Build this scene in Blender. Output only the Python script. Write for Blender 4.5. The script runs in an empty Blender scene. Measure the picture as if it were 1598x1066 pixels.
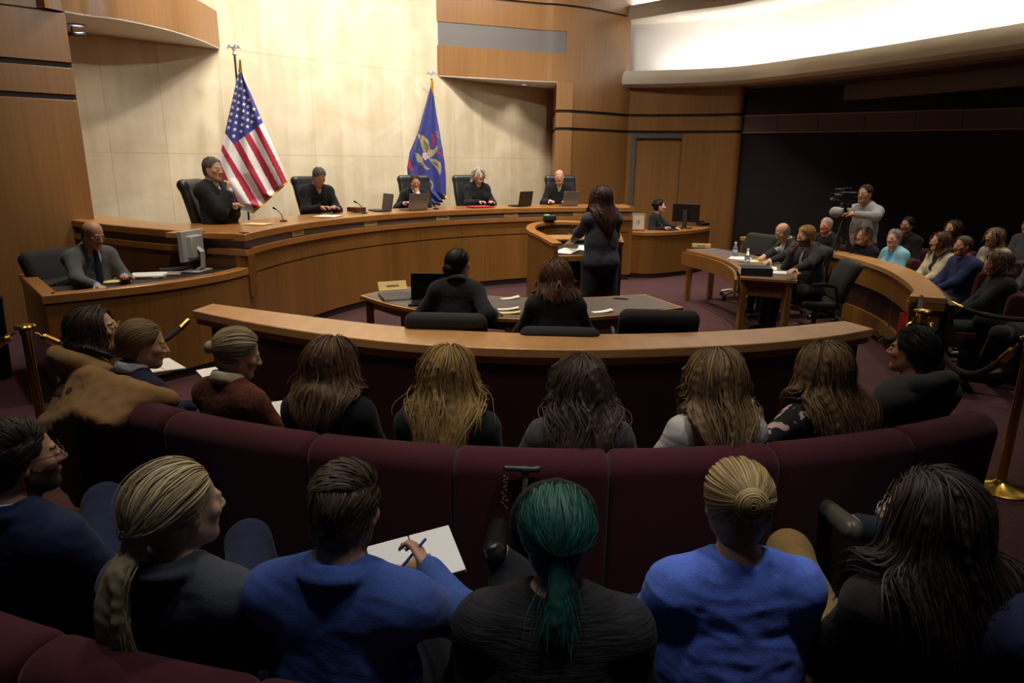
import bpy, math, numpy as np
from mathutils import Vector, Matrix
C = bpy.context.scene.collection
rng = np.random.default_rng(11)
PI = math.pi
R = math.radians
# ------------------------------------------------------------------ camera (24 mm view from a standing viewer at the back of the gallery)
FPX, CP, CR, CH = 1065.0, R(14.8), R(0.6), 1.97
_fw = np.array([0, math.cos(CP), -math.sin(CP)]); _u0 = np.array([0, math.sin(CP), math.cos(CP)]); _r0 = np.array([1.0, 0, 0])
_up = _u0 * math.cos(CR) - _r0 * math.sin(CR); _rt = _r0 * math.cos(CR) + _u0 * math.sin(CR)
def ray(x, y): return _fw + (x - 799) / FPX * _rt - (y - 533) / FPX * _up
def at(x, y, z):
    d = ray(x, y); return np.array([0, 0, CH]) + (z - CH) / d[2] * d
def atY(x, y, Y):
    d = ray(x, y); return np.array([0, 0, CH]) + Y / d[1] * d
def xy(x, y, z): return tuple(at(x, y, z)[:2])
# ------------------------------------------------------------------ materials
def lin(h):
    c = [int(h[i:i + 2], 16) / 255 for i in (0, 2, 4)]
    return [x / 12.92 if x <= .04045 else ((x + .055) / 1.055) ** 2.4 for x in c] + [1]
_M = {}
def mat(name, col, rough=.6, metal=0, spec=.5, noise=None, bump=0, sheen=0, trans=0, emit=0, coat=0, scale2=None):
    """noise=(scale xyz, contrast, detail): procedural tone variation about col; bump uses the same noise."""
    if name in _M: return _M[name]
    m = bpy.data.materials.new(name); m.use_nodes = True; nt = m.node_tree; b = nt.nodes['Principled BSDF']; _M[name] = m
    c = lin(col) if isinstance(col, str) else list(col) + [1]
    b.inputs['Base Color'].default_value = c; b.inputs['Roughness'].default_value = rough; b.inputs['Metallic'].default_value = metal
    b.inputs['Specular IOR Level'].default_value = spec; b.inputs['Coat Weight'].default_value = coat; b.inputs['Coat Roughness'].default_value = .25
    if sheen: b.inputs['Sheen Weight'].default_value = sheen; b.inputs['Sheen Roughness'].default_value = .5
    if trans: b.inputs['Transmission Weight'].default_value = trans; b.inputs['IOR'].default_value = 1.35
    if emit: b.inputs['Emission Color'].default_value = c; b.inputs['Emission Strength'].default_value = emit
    if noise:
        sc, con, det = noise
        tc = nt.nodes.new('ShaderNodeTexCoord'); mp = nt.nodes.new('ShaderNodeMapping'); mp.inputs['Scale'].default_value = sc
        nz = nt.nodes.new('ShaderNodeTexNoise'); nz.inputs['Scale'].default_value = 1; nz.inputs['Detail'].default_value = det
        nt.links.new(tc.outputs['Object'], mp.inputs[0]); nt.links.new(mp.outputs[0], nz.inputs['Vector'])
        fac = nz.outputs['Fac']
        if scale2:
            mp2 = nt.nodes.new('ShaderNodeMapping'); mp2.inputs['Scale'].default_value = scale2
            n2 = nt.nodes.new('ShaderNodeTexNoise'); n2.inputs['Scale'].default_value = 1; n2.inputs['Detail'].default_value = 2
            nt.links.new(tc.outputs['Object'], mp2.inputs[0]); nt.links.new(mp2.outputs[0], n2.inputs['Vector'])
            mx = nt.nodes.new('ShaderNodeMath'); mx.operation = 'MULTIPLY_ADD'; mx.inputs[1].default_value = .5
            hf = nt.nodes.new('ShaderNodeMath'); hf.operation = 'MULTIPLY'; hf.inputs[1].default_value = .5
            nt.links.new(n2.outputs['Fac'], hf.inputs[0]); nt.links.new(fac, mx.inputs[0]); nt.links.new(hf.outputs[0], mx.inputs[2]); fac = mx.outputs[0]
        rp = nt.nodes.new('ShaderNodeValToRGB'); e = rp.color_ramp.elements
        e[0].position = .3; e[1].position = .7
        e[0].color = [x * (1 - con) for x in c[:3]] + [1]; e[1].color = [min(1, x * (1 + con)) for x in c[:3]] + [1]
        nt.links.new(fac, rp.inputs[0]); nt.links.new(rp.outputs[0], b.inputs['Base Color'])
        if bump:
            bp = nt.nodes.new('ShaderNodeBump'); bp.inputs['Strength'].default_value = bump; bp.inputs['Distance'].default_value = .01
            nt.links.new(nz.outputs['Fac'], bp.inputs['Height']); nt.links.new(bp.outputs[0], b.inputs['Normal'])
    return m
WOOD = mat('oak_veneer', '865c2a', .33, noise=((38, 38, .9), .28, 6), coat=.25, scale2=(2.2, 2.2, .15))
WOODW = mat('wall_veneer', '8b6135', .36, noise=((30, 30, .8), .24, 6), coat=.2, scale2=(1.6, 1.6, .1))
WOODT = mat('oak_edge', 'a87238', .3, noise=((9, 9, 9), .2, 6), coat=.35, scale2=(1.2, 1.2, 1.2))
WOODR = mat('pale_oak_top', 'b98a58', .33, noise=((12, 3, 12), .2, 6), coat=.3, scale2=(1.5, 1.5, 1.5))
DARKB = mat('charcoal_band', '7d736b', .6)
PANEL = mat('burgundy_panel', '2e1216', .5, noise=((5, 5, 5), .2, 3))
GROOVE = mat('dark_groove', '241a16', .7)
BASEB = mat('dark_baseboard', '2b1d1c', .5)
LAMI = mat('grey_brown_laminate', '5f5753', .42, noise=((160, 160, 160), .12, 2))
DLAMI = mat('dark_laminate', '332d2b', .4)
CARPET = mat('maroon_carpet', '3e1d22', .95, noise=((30, 30, 30), .35, 8), bump=.5, scale2=(1.5, 1.5, 1.5))
VELVET = mat('burgundy_upholstery', '43131d', .85, sheen=.12, noise=((260, 260, 260), .18, 3), bump=.12, spec=.2)
LEATHER = mat('black_leather', '1b1b1d', .38, noise=((60, 60, 60), .25, 4), bump=.15)
BFAB = mat('black_fabric', '151517', .85, noise=((200, 200, 200), .25, 3), bump=.2, sheen=.03)
BPLA = mat('black_plastic', '141416', .4)
CHROME = mat('chrome', 'b8b8ba', .2, 1)
BRASS = mat('polished_brass', 'd4ad50', .22, 1)
GOLD = mat('brushed_gold', 'dcc694', .4, .15)
PLASTER = mat('cream_plaster', 'cfc3ae', .8, noise=((2, 2, 2), .04, 2))
WHITEP = mat('white_cove_plaster', 'efeae2', .85)
DARKW = mat('dark_plum_fabric_wall', '1c1216', .9, noise=((3, 3, .5), .2, 3))
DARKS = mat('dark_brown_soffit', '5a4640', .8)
BANDW = mat('plum_band_panel', '5c4644', .7)
PAPER = mat('white_paper', 'e4e2dc', .8)
YPAPER = mat('yellow_paper', 'e2d48a', .8)
GREYM = mat('silver_plastic', 'a9aaa8', .4)
SCREEN = mat('dark_screen', '0d0e10', .15)
ROPE = mat('burgundy_rope', '1f0d10', .9, sheen=.05, noise=((150, 150, 150), .3, 2), bump=.3)
# ------------------------------------------------------------------ objects
def put(name, me, m, parent=None, loc=None, smooth=True):
    o = bpy.data.objects.new(name, me); C.objects.link(o)
    for x in (m if isinstance(m, (list, tuple)) else [m]): me.materials.append(x)
    if parent is not None: o.parent = parent
    if loc is not None: o.location = loc
    return o
def tag(o, label=None, cat=None, group=None, kind=None):
    if label: o['label'] = label
    if cat: o['category'] = cat
    if group: o['group'] = group
    if kind: o['kind'] = kind
    return o
def thing(name, label, cat, loc=(0, 0, 0), rz=0, group=None):
    o = bpy.data.objects.new(name, None); C.objects.link(o); o.location = loc; o.rotation_euler = (0, 0, rz); o.empty_display_size = .1
    return tag(o, label, cat, group)
def npmesh(name, V, F, MI=None, smooth=True, uv=None):
    """V (n,3), F (m,k) equal-sized polygons."""
    me = bpy.data.meshes.new(name); V = np.ascontiguousarray(V, dtype=np.float32); F = np.ascontiguousarray(F, dtype=np.int32)
    m, k = F.shape
    me.vertices.add(len(V)); me.vertices.foreach_set('co', V.ravel())
    me.loops.add(m * k); me.loops.foreach_set('vertex_index', F.ravel())
    me.polygons.add(m); me.polygons.foreach_set('loop_start', np.arange(0, m * k, k, dtype=np.int32))
    try: me.polygons.foreach_set('loop_total', np.full(m, k, dtype=np.int32))
    except Exception: pass
    if MI is not None: me.polygons.foreach_set('material_index', np.asarray(MI, dtype=np.int32))
    me.polygons.foreach_set('use_smooth', np.full(m, smooth))
    me.update(calc_edges=True); return me
class MB:
    """collects solids; build() links them as ONE mesh object"""
    def __init__(s): s.v = []; s.f = []; s.m = []; s.sm = []
    def add(s, V, F, mi=0, sm=False):
        b = len(s.v); s.v += [tuple(map(float, p)) for p in V]; s.f += [tuple(b + i for i in f) for f in F]; s.m += [mi] * len(F); s.sm += [sm] * len(F); return s
    def prism(s, poly, z0, z1, mi=0):
        n = len(poly); a = sum(poly[i][0] * poly[(i + 1) % n][1] - poly[(i + 1) % n][0] * poly[i][1] for i in range(n))
        if a < 0: poly = poly[::-1]
        V = [(p[0], p[1], z0) for p in poly] + [(p[0], p[1], z1) for p in poly]
        F = [tuple(range(n - 1, -1, -1)), tuple(range(n, 2 * n))] + [(i, (i + 1) % n, n + (i + 1) % n, n + i) for i in range(n)]
        return s.add(V, F, mi)
    def box(s, c, d, rz=0, mi=0, M=None):
        V = [Vector((x * d[0] / 2, y * d[1] / 2, z * d[2] / 2)) for z in (-1, 1) for x, y in ((-1, -1), (1, -1), (1, 1), (-1, 1))]
        Q = M if M is not None else Matrix.Rotation(rz, 3, 'Z')
        V = [Q @ v + Vector(c) for v in V]
        return s.add(V, [(3, 2, 1, 0), (4, 5, 6, 7), (0, 1, 5, 4), (1, 2, 6, 5), (2, 3, 7, 6), (3, 0, 4, 7)], mi)
    def tube(s, pts, r, n=8, mi=0, cap=True, flat=1.0):
        P = [Vector(p) for p in pts]; N = len(P); rr = r if isinstance(r, (list, tuple)) else [r] * N
        V = []; up = None
        for i in range(N):
            d = (P[min(i + 1, N - 1)] - P[max(i - 1, 0)]).normalized()
            if up is None:
                up = Vector((0, 0, 1)) if abs(d.z) < .9 else Vector((1, 0, 0))
            a = d.cross(up).normalized(); up = a.cross(d).normalized()
            V += [P[i] + rr[i] * (math.cos(t) * a + math.sin(t) * up * flat) for t in [2 * PI * j / n for j in range(n)]]
        F = [(i * n + j, i * n + (j + 1) % n, (i + 1) * n + (j + 1) % n, (i + 1) * n + j) for i in range(N - 1) for j in range(n)]
        b = len(s.v); s.add(V, F, mi, True)
        if cap: s.f += [tuple(b + j for j in range(n - 1, -1, -1)), tuple(b + (N - 1) * n + j for j in range(n))]; s.m += [mi] * 2; s.sm += [False] * 2
        return s
    def lathe(s, prof, c=(0, 0, 0), n=20, mi=0, M=None):
        V = [Vector((r * math.cos(2 * PI * j / n), r * math.sin(2 * PI * j / n), z)) for r, z in prof for j in range(n)]
        if M is not None: V = [M @ v for v in V]
        V = [v + Vector(c) for v in V]
        return s.add(V, [(i * n + j, i * n + (j + 1) % n, (i + 1) * n + (j + 1) % n, (i + 1) * n + j) for i in range(len(prof) - 1) for j in range(n)], mi, True)
    def sweep(s, path, prof, mi=0, closed=False, sm=True, caps=True):
        """path: plan polyline; prof: closed loop of (offset to the LEFT of travel, z)."""
        V, n = sweepv(path, prof, closed), len(prof); N = len(path)
        b = len(s.v); K = N if closed else N - 1
        F = [(i * n + j, ((i + 1) % N) * n + j, ((i + 1) % N) * n + (j + 1) % n, i * n + (j + 1) % n) for i in range(K) for j in range(n)]
        s.add(V, F, mi, False)
        if caps and not closed: s.f += [tuple(b + j for j in range(n)), tuple(b + (N - 1) * n + j for j in range(n - 1, -1, -1))]; s.m += [mi] * 2; s.sm += [False] * 2
        return s
    def build(s, name, m, parent=None, loc=None, bevel=0, angle=30):
        me = bpy.data.meshes.new(name); me.from_pydata(s.v, [], s.f)
        me.polygons.foreach_set('material_index', s.m)
        me.polygons.foreach_set('use_smooth', [True] * len(s.f)); me.update()
        import bmesh
        bm = bmesh.new(); bm.from_mesh(me); bmesh.ops.recalc_face_normals(bm, faces=bm.faces)
        for e in bm.edges:
            if len(e.link_faces) == 2 and e.calc_face_angle(0) > R(angle): e.smooth = False
        bm.to_mesh(me); bm.free()
        o = put(name, me, m, parent, loc)
        if bevel:
            b = o.modifiers.new('edge', 'BEVEL'); b.width = bevel; b.segments = 2; b.limit_method = 'ANGLE'; b.angle_limit = R(40); b.harden_normals = False
        return o
def sweepv(path, prof, closed=False):
    P = np.array(path, float); N = len(P); V = []
    for i in range(N):
        a = P[i] - P[i - 1] if (i > 0 or closed) else P[1] - P[0]; b = P[(i + 1) % N] - P[i] if (i < N - 1 or closed) else P[-1] - P[-2]
        a = a / np.linalg.norm(a); b = b / np.linalg.norm(b); t = a + b; t /= np.linalg.norm(t)
        nrm = np.array([-t[1], t[0]]); k = 1 / max(.4, nrm @ np.array([-a[1], a[0]]))
        V += [(P[i][0] + nrm[0] * o * k, P[i][1] + nrm[1] * o * k, z) for o, z in prof]
    return V
def spl(pts, n=8):
    """Catmull-Rom through the points"""
    P = [np.array(p, float) for p in pts]; P = [2 * P[0] - P[1]] + P + [2 * P[-1] - P[-2]]; out = []
    for i in range(1, len(P) - 2):
        a, b, c, d = P[i - 1:i + 3]
        for k in range(n):
            t = k / n; out.append(tuple(.5 * (2 * b + (c - a) * t + (2 * a - 5 * b + 4 * c - d) * t * t + (3 * b - a - 3 * c + d) * t ** 3)))
    out.append(tuple(P[-2])); return out
def arc(c, r, a0, a1, n): return [(c[0] + r * math.cos(R(a0 + (a1 - a0) * i / n)), c[1] + r * math.sin(R(a0 + (a1 - a0) * i / n))) for i in range(n + 1)]
def offp(path, o): return [(v[0], v[1]) for v in sweepv(path, [(o, 0)])]
def struct(name, mb, m, **k): return tag(mb.build(name, m, **k), kind='structure')
# ================================================================== implicit surfaces -> one continuous mesh
def _v(a): return np.array(a, dtype=np.float32)
class Sdf:
    """smooth union of tapered capsules, ellipsoids and boxes"""
    BIG = .08
    def __init__(s): s.ops = []; s.disp = None
    def _add(s, mode, k, lo, hi, fn): m = k + .03; s.ops.append((mode, k, lo - m, hi + m, fn)); return s
    def cap(s, a, b, ra, rb=None, k=.02, ax=None, f=1., mode='+'):
        a, b = _v(a), _v(b); rb = ra if rb is None else rb; d = b - a; L2 = float(d @ d) + 1e-12
        if ax is not None: ax = _v(ax) / np.linalg.norm(ax)
        def fn(P):
            q = P - a; t = np.clip((q @ d) / L2, 0, 1); w = q - t[..., None] * d
            if ax is not None: w = w + ((w @ ax) * (1 / f - 1))[..., None] * ax
            g = np.sqrt((w * w).sum(-1)) - (ra + (rb - ra) * t)
            return g * min(1, f) if f < 1 else g
        r = max(ra, rb) * max(1, f); return s._add(mode, k, np.minimum(a, b) - r, np.maximum(a, b) + r, fn)
    def ell(s, c, r, k=.02, M=None, mode='+'):
        c, r = _v(c), _v(r); M = None if M is None else np.asarray(M, dtype=np.float32)
        def fn(P):
            q = P - c
            if M is not None: q = q @ M          # columns of M are the local axes
            k0 = np.sqrt(((q / r) ** 2).sum(-1)); k1 = np.sqrt(((q / (r * r)) ** 2).sum(-1)) + 1e-6
            return k0 * (k0 - 1) / k1
        e = r if M is None else np.abs(M) @ r
        return s._add(mode, k, c - e, c + e, fn)
    def box(s, c, h, rd=.01, k=.01, M=None, mode='+'):
        c, h = _v(c), _v(h); M = None if M is None else np.asarray(M, dtype=np.float32)
        def fn(P):
            q = P - c
            if M is not None: q = q @ M
            q = np.abs(q) - (h - rd); return np.sqrt((np.maximum(q, 0) ** 2).sum(-1)) + np.minimum(q.max(-1), 0) - rd
        e = h if M is None else np.abs(M) @ h
        return s._add(mode, k, c - e, c + e, fn)
    @staticmethod
    def _comb(mode, k, f, d):
        if mode == '+':
            h = np.maximum(k - np.abs(f - d), 0) / k; return np.minimum(f, d) - h * h * k * .25
        d = -d; h = np.maximum(k - np.abs(f - d), 0) / k; return np.maximum(f, d) + h * h * k * .25
    def at(s, P):
        P = np.asarray(P, dtype=np.float32); f = np.full(P.shape[:-1], s.BIG, dtype=np.float32)
        for mode, k, lo, hi, fn in s.ops:
            m = ((P > lo) & (P < hi)).all(-1)
            if m.any(): f[m] = s._comb(mode, k, f[m], fn(P[m]))
        return f
    def grad(s, P, e=.004):
        g = np.stack([s.at(P + _v(d) * e) - s.at(P - _v(d) * e) for d in ((1, 0, 0), (0, 1, 0), (0, 0, 1))], -1)
        return g / (np.linalg.norm(g, axis=-1, keepdims=True) + 1e-9)
    def mesh(s, h, name='m', clip=None, mi=None, smooth=0):
        lo = np.min([o[2] for o in s.ops if o[0] == '+'], axis=0); hi = np.max([o[3] for o in s.ops if o[0] == '+'], axis=0)
        if clip is not None: lo = np.maximum(lo, clip[0]); hi = np.minimum(hi, clip[1])
        n = np.ceil((hi - lo) / h).astype(int) + 1; F = np.full(n, s.BIG, dtype=np.float32)
        ax = [lo[i] + h * np.arange(n[i], dtype=np.float32) for i in range(3)]
        for mode, k, l, g, fn in s.ops:
            i0 = np.clip(np.floor((l - lo) / h).astype(int), 0, n - 1); i1 = np.clip(np.ceil((g - lo) / h).astype(int) + 1, 1, n)
            if (i1 <= i0).any(): continue
            sl = tuple(slice(i0[i], i1[i]) for i in range(3))
            G = np.stack(np.meshgrid(*[ax[i][sl[i]] for i in range(3)], indexing='ij'), -1)
            F[sl] = s._comb(mode, k, F[sl], fn(G))
        if s.disp is not None:
            m = np.abs(F) < .04
            I = np.argwhere(m); P = lo + h * I.astype(np.float32); F[m] += s.disp(P)
        F[[0, -1]] = np.maximum(F[[0, -1]], .001); F[:, [0, -1]] = np.maximum(F[:, [0, -1]], .001); F[:, :, [0, -1]] = np.maximum(F[:, :, [0, -1]], .001)
        V, Q = snet(F, lo, h)
        if smooth: V = lap(V, Q, smooth)
        MI = None if mi is None else mi(V[Q].mean(1))
        return npmesh(name, V, Q, MI)
def lap(V, Q, it):
    E = np.concatenate([Q[:, [0, 1]], Q[:, [1, 2]], Q[:, [2, 3]], Q[:, [3, 0]]]); E = np.concatenate([E, E[:, ::-1]])
    cnt = np.bincount(E[:, 0], minlength=len(V))[:, None]
    for _ in range(it):
        S = np.stack([np.bincount(E[:, 0], weights=V[E[:, 1], i], minlength=len(V)) for i in range(3)], -1) / np.maximum(cnt, 1)
        V = V * .5 + S * .5
    return V
def snet(F, lo, h):
    s = F < 0; nx, ny, nz = F.shape; cnt = np.zeros((nx - 1, ny - 1, nz - 1), dtype=np.int8)
    for a in (0, 1):
        for b in (0, 1):
            for c in (0, 1): cnt += s[a:nx - 1 + a, b:ny - 1 + b, c:nz - 1 + c]
    act = (cnt > 0) & (cnt < 8); ids = np.argwhere(act); idx = np.full(act.shape, -1, dtype=np.int64); idx[act] = np.arange(len(ids))
    acc = np.zeros((len(ids), 3)); num = np.zeros(len(ids))
    for ax in range(3):
        b, c = (ax + 1) % 3, (ax + 2) % 3; e = np.zeros(3, int); e[ax] = 1
        for ob in (0, 1):
            for oc in (0, 1):
                o = np.zeros(3, int); o[b] = ob; o[c] = oc; p = ids + o; q = p + e
                f0 = F[p[:, 0], p[:, 1], p[:, 2]]; f1 = F[q[:, 0], q[:, 1], q[:, 2]]; m = (f0 < 0) != (f1 < 0)
                t = f0[m] / (f0[m] - f1[m]); acc[m] += o + t[:, None] * e; num[m] += 1
    V = lo + h * (ids + acc / num[:, None]); Q = []
    for ax in range(3):
        b, c = (ax + 1) % 3, (ax + 2) % 3; sl0 = [slice(1, -1)] * 3; sl0[ax] = slice(0, -1); sl1 = list(sl0); sl1[ax] = slice(1, None)
        A, B = s[tuple(sl0)], s[tuple(sl1)]; E = np.argwhere(A != B)
        if not len(E): continue
        fl = A[E[:, 0], E[:, 1], E[:, 2]]; g = E + 1; g[:, ax] -= 1
        def cell(ob, oc): q = g.copy(); q[:, b] -= ob; q[:, c] -= oc; return idx[q[:, 0], q[:, 1], q[:, 2]]
        quad = np.stack([cell(1, 1), cell(0, 1), cell(0, 0), cell(1, 0)], -1); quad[~fl] = quad[~fl][:, ::-1]; Q.append(quad)
    return V.astype(np.float32), np.concatenate(Q)
class Noise:
    """cheap smooth 3-D noise: warped sines"""
    def __init__(s, seed, n=7):
        r = np.random.default_rng(seed); d = r.normal(size=(n, 3)); s.K = (d / np.linalg.norm(d, axis=1)[:, None] * r.uniform(.6, 1.5, (n, 1))).astype(np.float32); s.p = r.uniform(0, 6.28, n)
        d = r.normal(size=(n, 3)); s.W = (d * .5).astype(np.float32); s.q = r.uniform(0, 6.28, n)
    def __call__(s, P): return sum(np.sin(P @ k + p + 1.6 * np.sin(P @ w + q)) for k, p, w, q in zip(s.K, s.p, s.W, s.q)) / len(s.K)
# ================================================================== THE ROOM
fl = MB().box((1, 6, -.05), (26, 30, .1)); struct('floor', fl, CARPET)
# limestone wall behind the judges, concave, seen from the court
LIME = bpy.data.materials.new('pale_limestone'); LIME.use_nodes = True
_n = LIME.node_tree; _b = _n.nodes['Principled BSDF']; _b.inputs['Roughness'].default_value = .42
_tc = _n.nodes.new('ShaderNodeTexCoord')
def _noise(sc, det, dist=0):
    mp = _n.nodes.new('ShaderNodeMapping'); mp.inputs['Scale'].default_value = sc; nz = _n.nodes.new('ShaderNodeTexNoise')
    nz.inputs['Scale'].default_value = 1; nz.inputs['Detail'].default_value = det; nz.inputs['Distortion'].default_value = dist
    _n.links.new(_tc.outputs['Object'], mp.inputs[0]); _n.links.new(mp.outputs[0], nz.inputs['Vector']); return nz.outputs['Fac']
_mx = _n.nodes.new('ShaderNodeMath'); _mx.operation = 'ADD'; _n.links.new(_noise((4, 4, .5), 6, .6), _mx.inputs[0]); _n.links.new(_noise((1.2, 1.2, 1.6), 5, 1.2), _mx.inputs[1])
_r = _n.nodes.new('ShaderNodeValToRGB'); _e = _r.color_ramp.elements; _e[0].position = .38; _e[1].position = .66
_e[0].color = lin('c9b592'); _e[1].color = lin('dfd0b2')
_h = _n.nodes.new('ShaderNodeMath'); _h.operation = 'MULTIPLY'; _h.inputs[1].default_value = .5
_n.links.new(_mx.outputs[0], _h.inputs[0]); _n.links.new(_h.outputs[0], _r.inputs[0]); _n.links.new(_r.outputs[0], _b.inputs['Base Color'])
SEAM = mat('limestone_joint', 'ac9b7c', .8)
lime = spl([(-6.6, 8.4), (-5.85, 9.5), (-5.2, 10.2), (-4.45, 10.95), (-3.1, 12.4), (-1.55, 13.98), (-.82, 14.85), (-.05, 15.55), (.94, 16.35), (1.5, 16.7)], 10)
struct('wall_back', MB().sweep(lime, [(0, -.02), (0, 7), (.25, 7), (.25, -.02)]), LIME)
jm = MB()
for z in (2.03, 3.56, 5.1): jm.sweep(lime, [(-.0015, z), (-.001, z + .004), (.01, z + .004), (.01, z)])
for k in range(6, len(lime) - 4, 8):
    p, q = np.array(lime[k]), np.array(lime[k + 1]); d = (q - p) / np.linalg.norm(q - p)
    jm.sweep([tuple(p), tuple(p + d * .004)], [(-.0015, 0), (-.0015, 6.9), (.01, 6.9), (.01, 0)])
struct('trim_stone_joints', jm, SEAM)
# panelled wood walls: lower / middle / upper bands with dark reveals between
def woodwall(name, path, z1, side=1, reveals=((2.60, 2.66), (2.95, 3.01)), z0=0, parent=None):
    w = MB(); zs = [z0] + [z for r in reveals for z in r] + [z1]
    for i in range(0, len(zs), 2): w.sweep(path, [(0, zs[i]), (0, zs[i + 1]), (.12 * side, zs[i + 1]), (.12 * side, zs[i])])
    o = struct(name, w, WOODW, bevel=.004)
    g = MB()
    for a, b in reveals: g.sweep(path, [(.03 * side, a), (.03 * side, b), (.1 * side, b), (.1 * side, a)])
    if reveals: struct(name + '_reveal', g, GROOVE)
    return o
EL = np.array([-5.08, 8.37]); AL = np.array(at(0, 5, 3.55)[:2]); dl = (EL - AL) / np.linalg.norm(EL - AL)
woodwall('wall_left', [tuple(AL - dl * 4.5), tuple(EL)], 3.53)
# curved wood bulkhead at left, above the stone wall
fasL = spl([tuple(AL - dl * 4.5), tuple(AL), xy(101, 18, 3.55), xy(134, 23.5, 3.55), xy(191, 31, 3.55), (-4.44, 9.45), (-4.36, 10.2), (-4.40, 10.95)], 8)
def zpx(x, y, Y): return atY(x, y, Y)[2]
struct('trim_bulkhead_left', MB().sweep(fasL, [(0, 3.55), (0, 4.06), (.1, 4.06), (.1, 3.55)]), WOODW)
struct('trim_bulkhead_upper', MB().sweep(fasL[:-12], [(.45, 4.2), (.45, 5.6), (.55, 5.6), (.55, 4.2)]), mat('blue_grey_panel', '77788a', .5))
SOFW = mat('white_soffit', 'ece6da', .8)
sof = fasL[16:]
struct('ceiling_soffit_left', MB().prism(list(sof) + [(-4.6, 11.1), (-5.3, 10.5), (-6.3, 9.4), (-7.0, 8.4)], 3.544, 3.56), SOFW)
# pilaster and bulkhead at right
PX = (.88, 14.9)
fasR = spl([(-1.55, 14.02), xy(769, 123, 3.55), xy(842, 127, 3.55), PX, (1.55, 15.25), (2.5, 16.0)], 10)
fR = MB(); fB = MB()
fR.sweep(fasR, [(0, 3.55), (0, 4.10), (.1, 4.10), (.1, 3.55)]); fR.sweep(fasR, [(0, 4.52), (0, 4.98), (.1, 4.98), (.1, 4.52)])
_k = 33
fR.sweep(fasR[_k:], [(0, 4.10), (0, 4.52), (.1, 4.52), (.1, 4.10)])
fR.sweep(fasR, [(0, 5.02), (0, 6.5), (.1, 6.5), (.1, 5.02)])
struct('trim_bulkhead_right', fR, WOODW)
fB.sweep(fasR[:_k + 1], [(.012, 4.09), (.012, 4.53), (.09, 4.53), (.09, 4.09)]); struct('trim_grey_band', fB, mat('grey_band', '6a645e', .5))
struct('trim_bulkhead_reveal', MB().sweep(fasR, [(.03, 4.97), (.03, 5.03), (.09, 5.03), (.09, 4.97)]), GROOVE)
struct('ceiling_soffit_right', MB().prism(list(fasR[:31]) + [(1.5, 16.75), (.94, 16.4), (-.05, 15.6), (-.82, 14.9)], 3.544, 3.56), SOFW)
pil = [(.98, 15.6), (.86, 15.3), PX, (1.22, 14.98)] + spl([(1.22, 14.98), (1.8, 15.4), (2.55, 16.05)], 5)[1:]
woodwall('wall_pilaster', [(.86, 16.6), (.86, 14.88), (1.2, 14.86), (1.2, 14.92)] + spl([(1.2, 14.92), (1.8, 15.35), (2.55, 16.0)], 5)[1:], 3.54)
w2 = spl([(2.55, 16.0), (3.3, 15.9), (4.1, 15.65), (4.55, 15.42), (4.78, 15.3), (4.93, 15.42), (4.95, 15.8)], 8)
# door opening between DL and DR along the second wall
DLp, DRp = 1, 12
zt = 2.50
W2 = MB()
W2.sweep(w2, [(0, 2.66), (0, 2.95), (.12, 2.95), (.12, 2.66)]).sweep(w2, [(0, 3.01), (0, 3.7), (.12, 3.7), (.12, 3.01)])
W2.sweep(w2[DRp:], [(0, 0), (0, 2.6), (.12, 2.6), (.12, 0)])
W2.sweep(w2[:2], [(0, 0), (0, 2.6), (.12, 2.6), (.12, 0)])
struct('wall_right_panelled', W2, WOODW)
struct('wall_right_reveal', MB().sweep(w2, [(.03, 2.6), (.03, 2.66), (.1, 2.66), (.1, 2.6)]).sweep(w2, [(.03, 2.95), (.03, 3.01), (.1, 3.01), (.1, 2.95)]), GROOVE)
dfr = MB(); dp = w2[DLp:DRp + 1]
dfr.sweep(dp, [(-.02, zt), (-.02, 2.6), (.1, 2.6), (.1, zt)]).sweep(w2[DLp:DLp + 2], [(-.02, 0), (-.02, zt), (.1, zt), (.1, 0)])
dfr.sweep([tuple(np.array(w2[DRp]) * .93 + np.array(w2[DRp - 1]) * .07), w2[DRp]], [(-.02, 0), (-.02, zt), (.1, zt), (.1, 0)])
dd = thing('door_1', 'closed wooden door in a dark metal frame beside the courtroom side desk', 'door'); tag(dd, kind='structure')
dfr.build('door_frame', mat('grey_metal_frame', '5c544e', .45), dd)
MB().sweep(w2[DLp + 1:DRp + 1], [(.04, 0), (.04, zt), (.08, zt), (.08, 0)]).build('door_panel', WOODW, dd)
# dark gallery wall with its horizontal band
dw = spl([(4.86, 15.45), (6.2, 14.6), (7.6, 13.6), (9.0, 12.5), (11.5, 9.6), (13, 6)], 6)
struct('wall_right', MB().sweep(dw, [(0, 0), (0, 4.2), (.2, 4.2), (.2, 0)]), DARKW)
bw = MB(); bt = MB()
for i in range(0, len(dw) - 1, 3):
    a, b = np.array(dw[i]), np.array(dw[min(i + 3, len(dw) - 1)])
    seg = [tuple(a + (b - a) * .006), tuple(np.array(dw[min(i + 1, len(dw) - 1)])), tuple(np.array(dw[min(i + 2, len(dw) - 1)])), tuple(b - (b - a) * .006)]
    bw.sweep(seg, [(-.02, 2.62), (-.02, 2.95), (.05, 2.95), (.05, 2.62)])
struct('trim_wall_band', bw, BANDW)
for z in (2.60, 2.95): bt.sweep(dw, [(-.035, z), (-.035, z + .022), (.05, z + .022), (.05, z)])
struct('trim_band_moulding', bt, mat('plum_moulding', '957468', .5))
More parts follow.
